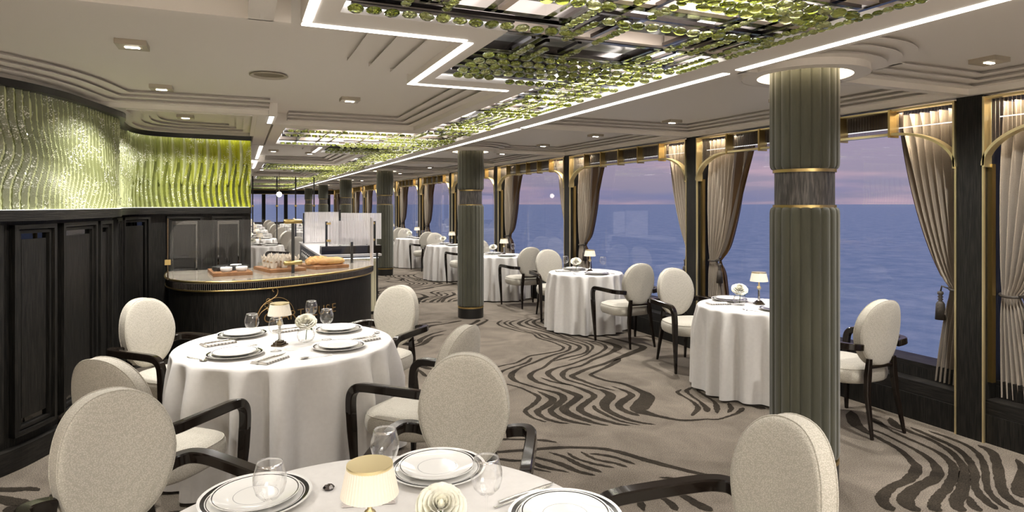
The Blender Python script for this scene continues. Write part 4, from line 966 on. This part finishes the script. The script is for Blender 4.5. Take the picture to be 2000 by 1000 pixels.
for k,ty in enumerate(TW): table(KT2,KR2,4.27,ty,.7*k,'white floor-length tablecloth of the %s window table from the camera'%ORD[k])
for k,ty in enumerate(TL):
    table(KT2,KR2,.40,ty,.5*k,'white tablecloth in the far left row, %s table behind the counter'%ORD[k])
    if k>0: table(KT2,KR2,2.15,ty+.8,.3*k,'white tablecloth in the far middle row, %s table behind the buffet'%ORD[k-1])
ZTB=.763
# ---------------------------------------------------------------- tableware
def single(name,cat,m,mats,auto=None):
    o=m.build(name,mats,auto=auto); tag(o,'x',cat); kids[o.name]=[]; k=Kind.__new__(Kind); k.root=o; k.used=False; return k
def lathe_bands(prof,mis,n=64):
    m=MB(); m.lathe(prof,n,mis=mis); return m
charger=lathe_bands([(0,.0),(.10,.0),(.105,.004),(.160,.016),(.166,.019),(.166,.021),(.157,.019),(.145,.0165),(.142,.016),(.139,.0155),(.108,.009),(0,.008)],[0,0,0,0,0,0,1,0,1,0,0])
KP1=single('charger_plate','plate',charger,[M['porcelain'],M['porcelain_black']],60)
dinner=lathe_bands([(0,.0),(.075,.0),(.08,.003),(.125,.014),(.130,.017),(.130,.019),(.126,.018),(.1225,.017),(.085,.008),(.0665,.0075),(.0645,.0075),(0,.0075)],[0,0,0,0,0,0,1,0,0,2,0])
KP2=single('dinner_plate','plate',dinner,[M['porcelain'],M['porcelain_black'],M['porcelain_grey']],60)
gl=MB().lathe([(0,0),(.034,.001),(.034,.003),(.006,.008),(.0035,.02),(.0035,.09),(.006,.100),(.022,.107),(.038,.125),(.045,.150),(.044,.170),(.036,.200),(.034,.207),(.0332,.207),(.035,.200),(.043,.170),(.0438,.150),(.037,.127),(.02,.110),(0,.108)],40,mis=[0]*11+[1,1]+[0]*6)
KG=single('wine_glass','glass',gl,[M['glass'],M['rim']])
def make_lamp():
    root=thing('table_lamp','x','lamp')
    m=MB(); m.obox((0,0,.005),.075,.075,.010,PI/4); m.obox((0,0,.016),.058,.058,.012,PI/4); m.obox((0,0,.027),.04,.04,.010,PI/4); m.build('base',M['bronze'],root)
    MB().lathe([(.0,.032),(.014,.032),(.009,.042),(.0085,.12),(.012,.127),(.0,.127)],10,smooth=False).build('stem',M['chrome'],root)
    MB().lathe([(0,.127),(.014,.129),(.018,.140),(.013,.150),(.006,.155),(.005,.19),(0,.19)],16).build('ornament',M['brass_pale'],root)
    m=MB(); N=96; vs=[]
    for r,z in ((.071,.192),(.056,.262)):
        for i in range(N): a=2*PI*i/N; q=r+(.0012 if i%2 else 0); vs.append((q*math.cos(a),q*math.sin(a),z))
    m.add(vs,[(i,(i+1)%N,N+(i+1)%N,N+i) for i in range(N)],0,False); m.build('lamp_shade',M['shade'],root)
    MB().lathe([(0,.268),(.057,.268),(.058,.262),(.056,.258),(0,.258)],40).build('shade_cap',M['brass_pale'],root,auto=40)
    return Kind(root)
KL=make_lamp()
KV=single('glass_bowl_vase','vase',MB().lathe([(0,.001),(.02,.002),(.040,.015),(.050,.040),(.050,.055),(.043,.078),(.034,.090),(.033,.090),(.042,.077),(.0485,.055),(.0485,.041),(.039,.018),(.02,.006),(0,.005)],36),M['glass'])
def make_rose():
    root=thing('rose','x','flower'); m=MB(); rr=random.Random(4); zc=.13
    def petal(r0,h,lean,ang,wid,curl,z0,n=9):
        def f(u,v):
            a=ang+(u-.5)*wid; t=v; edge_=1-.22*abs(2*u-1)**2.5
            r=r0*(.35+.65*math.sin(min(1,t*1.15)*PI/2))+lean*t*t+curl*max(0,t-.72)*1.6
            z=z0+h*t*edge_-curl*max(0,t-.8)*1.5+.0025*math.sin(7*a+9*u)*t
            return (r*math.cos(a),r*math.sin(a),z)
        m.grid(n,8,f,smooth=True)
    for ring,(r0,h,lean,cnt,wid,curl) in enumerate([(.006,.040,.002,2,3.0,0),(.011,.044,.003,3,2.4,.003),(.017,.046,.004,4,2.0,.006),(.024,.046,.006,5,1.7,.010),(.031,.044,.009,6,1.5,.014),(.038,.040,.012,7,1.3,.016),(.043,.033,.015,8,1.15,.018)]):
        for k in range(cnt): petal(r0,h,lean,2*PI*k/cnt+ring*.9+rr.uniform(-.15,.15),wid,curl*rr.uniform(.8,1.3),zc-.018+rr.uniform(-.002,.002)+(.004 if ring<3 else 0)-.002*ring)
    m.lathe([(0,-.012),(.008,-.006),(.0105,.008),(.007,.020),(.002,.026),(0,.0265)],12,(0,0,zc))
    # face the bloom a little toward one side
    R=Matrix.Rotation(.65,3,'X'); m.v=[tuple(Vector((0,0,zc))+R@(Vector(p)-Vector((0,0,zc)))) for p in m.v]
    m.build('bloom',M['petal'],root)
    MB().tube([(0,0,.012),(.005,.01,.07),(0,.006,.115)],.0028,7).build('stem',M['stem'],root)
    def leaf(a,l,z):
        q=MB(); 
        def f(u,v):
            w=.017*math.sin(PI*min(1,v*.97+.03))**.8*(1-.25*v); s=(u-.5)*2
            r=.01+l*v; return (r*math.cos(a)-s*w*math.sin(a), r*math.sin(a)+s*w*math.cos(a), z+.028*math.sin(PI*v*.8)-.02*v+.004*abs(s))
        q.grid(5,9,f,smooth=True); q.build('leaf',M['leaf'],root)
    leaf(.3,.06,.085); leaf(-.9,.05,.075); leaf(2.8,.035,.088)
    return Kind(root)
KRO=make_rose()
def fork_mb():
    m=MB(); P=[(0,-.10,.004),(0,-.04,.005),(0,.02,.006),(0,.05,.004)]
    m.sweep(P,[(.0045,.0015),(.003,.0015),(.0022,.0015),(.004,.001)],CH8,smooth=True,side=(0,0,1))
    m.sweep([(0,.048,.004),(0,.06,.003),(0,.068,.0035)],[(.004,.001),(.011,.001),(.011,.001)],CH8,side=(0,0,1))
    for x in (-.0095,-.0032,.0032,.0095): m.sweep([(x,.066,.0035),(x,.09,.004),(x*.9,.105,.008)],[(.0018,.001),(.0017,.001),(.0006,.0006)],CH8,side=(0,0,1))
    return m
def knife_mb():
    m=MB(); m.sweep([(0,-.11,.004),(0,-.05,.005),(0,0,.004)],[(.005,.003),(.0045,.003),(.0035,.002)],CH8,smooth=True,side=(0,0,1))
    m.sweep([(0,0,.004),(.001,.03,.004),(.001,.08,.004),(-.003,.115,.004)],[(.004,.001),(.0085,.0008),(.0085,.0008),(.001,.0005)],CH8,side=(0,0,1)); return m
def spoon_mb():
    m=MB(); m.sweep([(0,-.10,.003),(0,-.03,.005),(0,.04,.005)],[(.005,.0015),(.0025,.0015),(.0025,.0015)],CH8,smooth=True,side=(0,0,1))
    def f(u,v):
        a=2*PI*u; return (.018*v*math.cos(a),.066+.028*v*math.sin(a),.001+.006*v*v)
    m.grid(20,6,f,wrap=True); return m
KF=single('fork','cutlery',fork_mb(),M['chrome'],40); KK=single('knife','cutlery',knife_mb(),M['chrome'],40); KS=single('spoon','cutlery',spoon_mb(),M['chrome'],40)
def napkin_mb():
    m=MB()
    for k in range(3):
        z=.001+k*.004; w=.06-.002*k
        m.sweep([(0,-.10+.003*k,z+.002),(0,0,z+.0024),(0,.10-.003*k,z+.002)],[(w,.002)]*3,CH8,side=(0,0,1))
    return m
KN=single('napkin','napkin',napkin_mb(),M['napkin'],40); KNP=single('napkin','napkin',napkin_mb(),M['napkin_plain'],40)
GP={'plate':'white plates with black rims','glass':'stemmed wine glasses','lamp':'small pleated table lamps','vase':'round glass bowl vases','rose':'single white roses in bowls','napkin':'folded napkins','cutlery':'silver cutlery'}
def plates(x,y,lb):
    KP1.place((x,y,ZTB),0,'black-rimmed charger plate '+lb,GP['plate']); KP2.place((x,y,ZTB+.0115),0,'dinner plate on the charger '+lb,GP['plate'])
# nearest table
N1='on the nearest table'
plates(.045,2.115,'at the left of the nearest table'); plates(.62,2.10,'in the middle of the nearest table, before the facing chair'); plates(.865,1.63,'at the lower right of the nearest table')
KG.place((.075,1.87,ZTB),0,'wine glass over the left plate of the nearest table',GP['glass']); KG.place((.42,2.0,ZTB),0,'wine glass behind the gold-topped lamp, nearest table',GP['glass']); KG.place((.635,1.665,ZTB),0,'wine glass beside the large rose, nearest table',GP['glass'])
KL.place((.298,1.60,ZTB),0,'table lamp with pleated cream shade and gold top, nearest table',GP['lamp'])
KV.place((.478,1.585,ZTB),0,'glass bowl vase at the bottom edge, nearest table',GP['vase']); KRO.place((.478,1.585,ZTB+.006),-.2,'large white rose with leaf at the bottom edge, nearest table',GP['rose'])
KNP.place((.37,1.99,ZTB),1.35,'folded white napkin behind the lamp of the nearest table',GP['napkin'],(.8,.8,1))
KF.place((.80,1.80,ZTB),-1.35,'silver fork left of the lower right plate, nearest table',GP['cutlery']); KK.place((.835,1.83,ZTB),-1.33,'silver knife above the lower right plate, nearest table',GP['cutlery'])
sc=single('salt_cellar','salt cellar',MB().lathe([(0,0),(.016,0),(.019,.006),(.014,.012),(.012,.010),(0,.006)],8,smooth=False),M['dark_chrome']); sc.place((.262,2.11,ZTB),0,'tiny faceted silver salt cellar on the nearest table')
# second table
plates(.015,4.80,'at the back left of the second table'); plates(-.03,4.19,'at the front left of the second table'); plates(.577,4.15,'at the front right of the second table'); plates(.655,4.72,'at the back right of the second table')
KG.place((.07,4.44,ZTB),0,'wine glass left of the lamp on the second table',GP['glass']); KG.place((.205,4.21,ZTB),0,'wine glass in front of the lamp on the second table',GP['glass']); KG.place((.538,4.44,ZTB),0,'wine glass right of the rose on the second table',GP['glass']); KG.place((.48,4.86,ZTB),0,'wine glass hidden behind the rose on the second table',GP['glass'])
KL.place((.235,4.37,ZTB),.2,'table lamp with cream shade and dark base on the second table',GP['lamp'],(1.03,1.03,1.03))
KV.place((.40,4.40,ZTB),0,'round glass bowl vase in the middle of the second table',GP['vase'],(1.15,1.15,1.0)); KRO.place((.40,4.40,ZTB+.006),-.1,'open white rose with green leaf on the second table',GP['rose'],(1.05,1.05,1.05))
for (x,y,r,lb) in ((-.13,4.58,-1.15,'at the left edge'),(.163,3.976,-.75,'at the front'),(.765,4.32,-1.2,'at the right edge'),(.323,4.86,-1.2,'at the back')):
    KN.place((x,y,ZTB),r,'striped linen napkin %s of the second table'%lb,GP['napkin'])
    KF.place((x-.02,y-.01,ZTB+.012),r,'silver fork on the striped napkin %s of the second table'%lb,GP['cutlery']); KK.place((x+.018,y+.012,ZTB+.012),r,'silver knife on the striped napkin %s of the second table'%lb,GP['cutlery'])
KS.place((.415,3.95,ZTB),1.75,'silver spoon lying on the cloth at the front of the second table',GP['cutlery']); KS.place((-.235,4.17,ZTB),.6+PI,'silver spoon at the left edge of the second table',GP['cutlery']); KS.place((.86,4.46,ZTB),-.5,'silver spoon at the right rim of the second table',GP['cutlery'])
# window tables
for k,ty in enumerate(TW):
    x=4.27; nm='on the %s window table from the camera'%ORD[k]
    KL.place((x+.08,ty+.02,ZTB),.3,'lit table lamp '+nm,GP['lamp'],(1.1,1.1,1.1))
    KV.place((x-.12,ty+.05,ZTB),0,'round glass bowl vase '+nm,GP['vase'],(1.1,1.1,1)); KRO.place((x-.12,ty+.05,ZTB+.006),-.6,'white rose in a bowl '+nm,GP['rose'],(1.1,1.1,1.1))
    plates(x,ty-.29,'near side, '+nm)
    if k<6:
        plates(x,ty+.31,'far side, '+nm)
        KN.place((x-.25,ty+.18,ZTB),1.3,'striped napkin '+nm,GP['napkin'])
    if k: KG.place((x+.2,ty-.12,ZTB),0,'wine glass nearest the window, '+nm,GP['glass']); KG.place((x-.2,ty+.2,ZTB),0,'wine glass beside the rose, '+nm,GP['glass'])
    if k<3: KF.place((x-.25,ty-.25,ZTB),.2,'silver fork at the near edge, '+nm,GP['cutlery']); KK.place((x+.21,ty-.28,ZTB),0,'silver knife beside the near plate, '+nm,GP['cutlery'])
for k,ty in enumerate(TL):
    nm='on the %s far left table behind the counter'%ORD[k]
    plates(.62,ty-.15,'right side, '+nm); plates(.40,ty+.28,'back, '+nm); KL.place((.40,ty,ZTB),0,'small lit lamp '+nm,GP['lamp']); KRO.place((.25,ty-.1,ZTB),0,'tiny white rose '+nm,GP['rose']); KG.place((.45,ty-.32,ZTB),0,'wine glass '+nm,GP['glass'])
    if k>0:
        nm='on the %s far middle table behind the buffet'%ORD[k-1]; plates(2.0,ty+.7,nm); KRO.place((2.15,ty+.9,ZTB),0,'tiny white rose '+nm,GP['rose']); KL.place((2.3,ty+.8,ZTB),0,'small lit lamp '+nm,GP['lamp'])
# ---------------------------------------------------------------- curved bread counter
ISL=[(-.72,7.78),(-.71,7.45),(-.66,7.1),(-.52,6.80),(-.30,6.62),(0,6.57),(.30,6.63),(.65,6.80),(1.03,7.08),(1.32,7.40),(1.49,7.78),(1.53,8.12),(1.42,8.38),(1.18,8.50)]
FRONT=catmull(ISL,8)
BACK=[(.6,8.52),(.2,8.50),(.19,7.82)]
def inset(P,d):
    n=len(P); o=[]
    for i in range(n):
        a,b=P[max(i-1,0)],P[min(i+1,n-1)]; tx,ty=b[0]-a[0],b[1]-a[1]; l=math.hypot(tx,ty) or 1; o.append((P[i][0]-ty/l*d,P[i][1]+tx/l*d))
    return o
isl=thing('serving_counter','dark curved serving counter with gold lettering, spread with bread boards','counter',(0,0,0))
MB().prism(inset(FRONT,.03)+BACK,0,.852).build('counter_base',M['wood'],isl)
MB().prism(inset(FRONT,.012)+BACK,.862,.925).build('ribbed_band_core',M['black'],isl)
rb=MB(); FL=[0]
for i in range(1,len(FRONT)): FL.append(FL[-1]+math.dist(FRONT[i],FRONT[i-1]))
def fp(s,off=0):
    s=max(0,min(s,FL[-1]-1e-6)); i=0
    while i<len(FL)-2 and FL[i+1]<s: i+=1
    t=(s-FL[i])/((FL[i+1]-FL[i]) or 1); a,b=FRONT[i],FRONT[i+1]; j0,j1=max(i-2,0),min(i+3,len(FRONT)-1)
    tx,ty=FRONT[j1][0]-FRONT[j0][0],FRONT[j1][1]-FRONT[j0][1]; l=math.hypot(tx,ty) or 1
    return (a[0]+(b[0]-a[0])*t+ty/l*off, a[1]+(b[1]-a[1])*t-tx/l*off, math.atan2(ty,tx))
s=.01
while s<FL[-1]-.01:
    x,y,a=fp(s,-.009); rb.tube([(x,y,.864),(x,y,.924)],.0085,6,caps=False); s+=.020
rb.build('ribbed_band',M['dark_chrome'],isl)
m=MB(); m.prism(FRONT+BACK,.925,.95); m.build('countertop',M['stone'],isl)
m=MB(); m.tube([(x,y,.942) for x,y in inset(FRONT,-.002)],.010,8); m.tube([(x,y,.857) for x,y in inset(FRONT,.006)],.009,8); m.build('brass_trim',M['brass'],isl)
def s_at(px_x):          # run length where the front passes a given plan x (front-facing half)
    best=min(range(len(FRONT)),key=lambda i:abs(FRONT[i][0]-px_x)); return FL[best]
# lettering on the front: each letter a part
word='CHARTREUSE'; sA,sB=s_at(.245),s_at(.955)
for i,ch in enumerate(word):
    s=sA+(sB-sA)*i/(len(word)-1); x,y,a=fp(s,-.026)
    cu=bpy.data.curves.new('letter','FONT'); cu.body=ch; cu.size=.135; cu.align_x='CENTER'; cu.extrude=.003; cu.offset=-.0015
    tmp=bpy.data.objects.new('letter_tmp',cu); C.objects.link(tmp)
    dg=bpy.context.evaluated_depsgraph_get(); me=bpy.data.meshes.new_from_object(tmp.evaluated_get(dg)); bpy.data.objects.remove(tmp)
    me.materials.clear(); me.materials.append(M['gold_text'])
    o=bpy.data.objects.new('letter',me); C.objects.link(o); o.parent=isl; o.location=(x,y,.52); o.rotation_euler=(PI/2,0,a)
def onfront(ds,z): x,y,a=fp(sE+ds,-.024); return (x,y,z)
sE=s_at(.36)
em=MB()
em.tube([onfront(.20*math.cos(t),.52+.235*math.sin(t)) for t in [PI*(.12+.98*i/40) for i in range(41)]],.0035,6)
em.tube([onfront(.20*math.cos(t)*.93-.02,.52+.225*math.sin(t)) for t in [PI*(.62+.5*i/24) for i in range(25)]],.0035,6)
em.tube([onfront(a,b) for a,b in catmull([(-.20,.55),(-.16,.62),(-.10,.66),(-.085,.655),(-.095,.64)],6)],.004,6)
em.tube([onfront(a,b) for a,b in catmull([(-.10,.72),(-.04,.75),(.0,.78),(.01,.83),(-.02,.855),(-.045,.835),(-.03,.815)],6)],.0055,6)
em.tube([onfront(a,b) for a,b in catmull([(-.2,.5),(-.19,.42),(-.14,.36),(-.1,.39),(-.12,.43)],6)],.006,6)
for cx,cz in ((-.085,.735),(-.06,.705),(-.10,.69)):
    em.tube([onfront(cx+.019*math.cos(t),cz+.019*math.sin(t)) for t in [2*PI*i/16 for i in range(17)]],.003,6,caps=False)
em.build('gold_vine_emblem',M['gold_text'],isl)
# guard: posts with brass clamps and clear glass
gd=thing('sneeze_guard','black post with brass clamps holding clear glass over the bread counter','sneeze guard',(0,0,0))
PX,PY=.512,7.06
m=MB(); m.obox((PX,PY,1.235),.030,.030,.568); m.build('post',M['black'],gd)
for z in (1.06,1.495):
    m=MB(); m.tube([(PX+d,PY-.005+d*.15,z) for d in (-.095,-.085,.085,.095)],[.010,.024,.024,.010],12); m.build('brass_clamp',M['brass'],gd)
m=MB(); m.obox((1.27,8.0,1.08),.028,.028,.258); m.build('short_post',M['black'],gd)
m=MB(); m.obox((-.635,6.885,1.245),.011,.011,.588); m.build('slim_end_post',M['bronze'],gd)
MB().obox((-.635,6.88,1.12),.05,.03,.05).build('brass_clamp',M['brass'],gd)
def gpane(ax,ay,bx,by,rc):
    d=.17; l=math.hypot(bx-ax,by-ay)
    P=[(0,1.0),(l,1.0),(l,1.52)]
    if rc: P+=[(d-d*math.sin(t),1.52-d+d*math.cos(t)) for t in [PI/2*i/8 for i in range(9)]]
    else: P+=[(0,1.52)]
    vs=[(ax+(bx-ax)*p/l,ay+(by-ay)*p/l,z) for p,z in P]; m=MB(); m.add(vs,[tuple(range(len(vs)))])
    nx,ny=-(by-ay)/l*.008,(bx-ax)/l*.008; vs2=[(v[0]+nx,v[1]+ny,v[2]) for v in vs]; m.add(vs2,[tuple(range(len(vs2)))[::-1]])
    n=len(vs); m.add(vs+vs2,[(i,(i+1)%n,n+(i+1)%n,n+i) for i in range(n)],1); return m
gpane(-.62,6.885,.49,7.055,True).build('glass_pane',[M['guard_glass'],M['rim']],gd); gpane(.535,7.068,1.41,7.495,False).build('glass_pane',[M['guard_glass'],M['rim']],gd)
MB().obox((1.42,7.50,1.235),.012,.05,.56,.45).build('bright_glass_edge',M['screen_glass'],gd)
# boards and food
def board(x,y,sx,sy,rz,lb):
    o=MB().obox((0,0,.017),sx,sy,.034).build('serving_board',M['board']); o.location=(x,y,.951); o.rotation_euler=(0,0,rz); tag(o,lb,'board','oak serving boards'); return o
board(-.10,7.29,.37,.56,.13,'oak serving board with small pots, left on the counter')
board(.40,7.44,.39,.54,.28,'oak serving board with paper wrapped pastries, middle of the counter')
board(.87,7.62,.40,.54,.34,'oak serving board with loaves, right on the counter')
ZBD=.986
pot=lathe_bands([(0,0),(.034,0),(.046,.012),(.048,.034),(.044,.036),(.040,.022),(0,.018)],[0]*6,28)
KPW=single('ramekin','bowl',pot,M['porcelain']); KPB=single('black_bowl','bowl',pot,M['black'])
for (x,y,kk,nm) in ((-.13,7.11,KPW,'white ramekin at the front of the left board'),(.015,7.15,KPW,'second white ramekin, right front of the left board'),(-.21,7.24,KPB,'dark bowl at the left of the left board'),(-.08,7.26,KPB,'dark bowl behind the first white ramekin'),(.03,7.30,KPB,'dark bowl at the right of the left board'),(-.17,7.38,KPB,'dark bowl at the back left of the left board'),(-.04,7.42,KPW,'white ramekin at the back of the left board')):
    kk.place((x,y,ZBD),0,nm,'small pots on the left board',(1.22,1.22,1.3))
def wrap_mb(seed):
    rr=random.Random(seed); m=MB(); N=16; vs=[]
    for j,(r,z) in enumerate([(.0,.002),(.026,.002),(.032,.03),(.038,.055),(.046,.075)]):
        for i in range(N):
            a=2*PI*i/N; zz=z+(.028*(1 if i%4==0 else (.45 if i%2==0 else -.1)) if j==4 else 0); q=r*(1+.08*math.cos(4*a)*(j>1)); vs.append((q*math.cos(a),q*math.sin(a),zz))
    m.add(vs,[(j*N+i,j*N+(i+1)%N,(j+1)*N+(i+1)%N,(j+1)*N+i) for j in range(4) for i in range(N)]); return m
rt=thing('wrapped_muffin','x','pastry'); wrap_mb(1).build('paper_wrapper',M['paper'],rt); MB().lathe([(.037,.045),(.036,.058),(.02,.068),(0,.07)],16).build('muffin_top',M['food'],rt)
KM=Kind(rt); g=0
names=['front row left','front row middle','front row right','second row left','second row middle','second row right','third row left','third row middle','third row right','back row']
for i in range(10):
    u,v=((i%3-1)*.115,(i//3-1.2)*.125) if i<9 else (.02,.24)
    x,y=.40+u*math.cos(.28)-v*math.sin(.28),7.44+u*math.sin(.28)+v*math.cos(.28)
    KM.place((x,y,ZBD),i*1.1,'paper wrapped muffin on the middle board, '+names[i],'paper wrapped muffins',(1.1,1.1,1.4))
def loaf_mb(L,R,braid,seed):
    rr=random.Random(seed); m=MB()
    def f(u,v):
        a=2*PI*u; t=v*2-1; r=R*max(0,(1-abs(t)**2.6))**.5
        b=1+(.20*math.sin(9*PI*v+ (2 if math.cos(a)>0 else 0)) if braid else .03*math.sin(22*v+3*a)); z=math.sin(a)*r*.78*b
        return (t*L/2, math.cos(a)*r*b, max(z,-R*.5)+R*.5)
    m.grid(28,40,f,wrap=True); return m
for (x,y,rz,L,R,br,nm) in ((.96,7.50,.34,.33,.066,False,'long golden loaf at the front right of the bread board'),(.765,7.55,.9,.24,.055,True,'braided loaf at the left of the bread board'),(.83,7.72,.34,.30,.060,True,'braided loaf at the back of the bread board'),(1.0,7.66,.34,.16,.05,False,'small plain loaf behind the long golden loaf')):
    o=loaf_mb(L,R,br,1).build('bread_loaf',M['crust']); o.location=(x,y,ZBD+.002); o.rotation_euler=(0,0,rz); tag(o,nm,'bread','bread loaves')
# ---------------------------------------------------------------- marble buffet behind
bf=thing('buffet_counter','white marble topped buffet with dark scrolled side and cream lit front','counter',(0,0,0))
MB().box(1.10,1.92,9.72,13.3,0,.89).build('cabinet',M['black'],bf)
MB().box(1.08,1.98,9.66,13.4,.89,.92).build('marble_top',M['marble'],bf)
m=MB()
for i in range(12):
    y=9.9+i*.26; m.tube([(1.093,y+.11*math.sin(t)*math.exp(-.25*t)+.05*t/6,.72+.07*math.cos(t)*math.exp(-.25*t)) for t in [6.0*j/14 for j in range(15)]],.012,5)
m.build('scroll_inlay',M['marble'],bf)
m=MB(); n=18
for i in range(n): x0=1.16+.76*i/n; m.box(x0+.002,x0+.76/n-.002,9.690,9.715,.05,.86)
m.build('cream_front_panel',M['cream_panel'],bf)
MB().box(1.16,1.92,9.62,9.64,.862,.872).build('front_light',M['led_soft'],bf)
bs=thing('display_shelf','black glossy display shelf in front of the ribbed glass screen','shelf',(0,0,0))
MB().box(1.07,1.93,9.42,9.64,.95,1.065).build('shelf_board',M['lacquer'],bs)
for x in (1.88,): MB().box(x-.012,x+.012,9.50,9.53,0,.955).build('leg',M['black'],bs)
for x in (1.16,1.86):
    MB().obox((x,9.60,1.24),.03,.03,.36).build('clamp_post',M['black'],bs)
    for z in (1.14,1.39): MB().obox((x+(.03 if x<1.5 else -.03),9.60,z),.06,.035,.03).build('brass_clamp',M['brass'],bs)
def rib_screen(ax,ay,bx,by,z0,z1,lb,pitch=.040):
    l=math.hypot(bx-ax,by-ay); n=int(l/pitch*4); vs=[]
    nx,ny=-(by-ay)/l,(bx-ax)/l
    for i in range(n+1):
        t=i/n; o=.012*math.sin(2*PI*t*l/pitch); vs+=[(ax+(bx-ax)*t+nx*o,ay+(by-ay)*t+ny*o,z0),(ax+(bx-ax)*t+nx*o,ay+(by-ay)*t+ny*o,z1)]
    m=MB(); m.add(vs,[(2*i,2*i+2,2*i+3,2*i+1) for i in range(n)],0,True)
    o=m.build('ribbed_glass_screen',M['screen_glass']); tag(o,lb,'screen'); return o
rib_screen(1.19,9.60,1.84,9.60,1.075,1.43,'near ribbed glass screen clamped above the black shelf')
rib_screen(1.15,12.9,1.80,12.9,.93,1.52,'left ribbed glass screen standing at the back of the marble buffet')
rib_screen(1.82,12.88,2.52,12.3,1.0,1.50,'right ribbed glass screen standing behind the black shelf')
MB().box(1.80,1.83,12.88,12.92,.92,1.56).build('screen_post',M['black']).update_tag()
o=bpy.data.objects['screen_post']; tag(o,'slim black post between the two rear ribbed screens','post')
o=MB().box(1.12,1.145,12.88,12.92,.92,1.50).build('screen_post',M['black']); tag(o,'slim black post at the left end of the rear ribbed screen','post')
ring=single('brass_ring_stand','ring stand',MB().tube([(.018*math.cos(t),0,.022+.018*math.sin(t)) for t in [2*PI*i/20 for i in range(21)]],.004,6,caps=False),M['brass']); ring.place((1.50,9.50,1.067),0,'small ring standing on the black shelf')
# distant glass partition posts and globe lamp near the end windows
for i,(x,y,h) in enumerate(((.32,19,2.45),(.95,19,2.45),(1.45,19,2.45),(1.95,19,2.45))):
    t=thing('partition_post','thin dark partition post with brass knuckle, %s from the left'%ORD[i],'post',(x,y,0),0,'thin partition posts far off'); MB().obox((0,0,h/2),.035,.035,h).build('post',M['black'],t)
    MB().obox((0,0,1.62),.07,.05,.05).build('brass_knuckle',M['brass'],t)
t=thing('globe_lamp','small glowing white globe hanging before the far end windows','lamp',(.98,18.4,0)); MB().lathe([(0,1.86),(.05,1.88),(.075,1.935),(.05,1.99),(0,2.01)],24).build('globe',mat('globe_glow',(1,.95,.85),.4,emit=3.0,ecol=(1,.9,.75)),t)
MB().tube([(0,0,2.0),(0,0,ZC-.01)],.006,6).build('stem',M['bronze'],t)
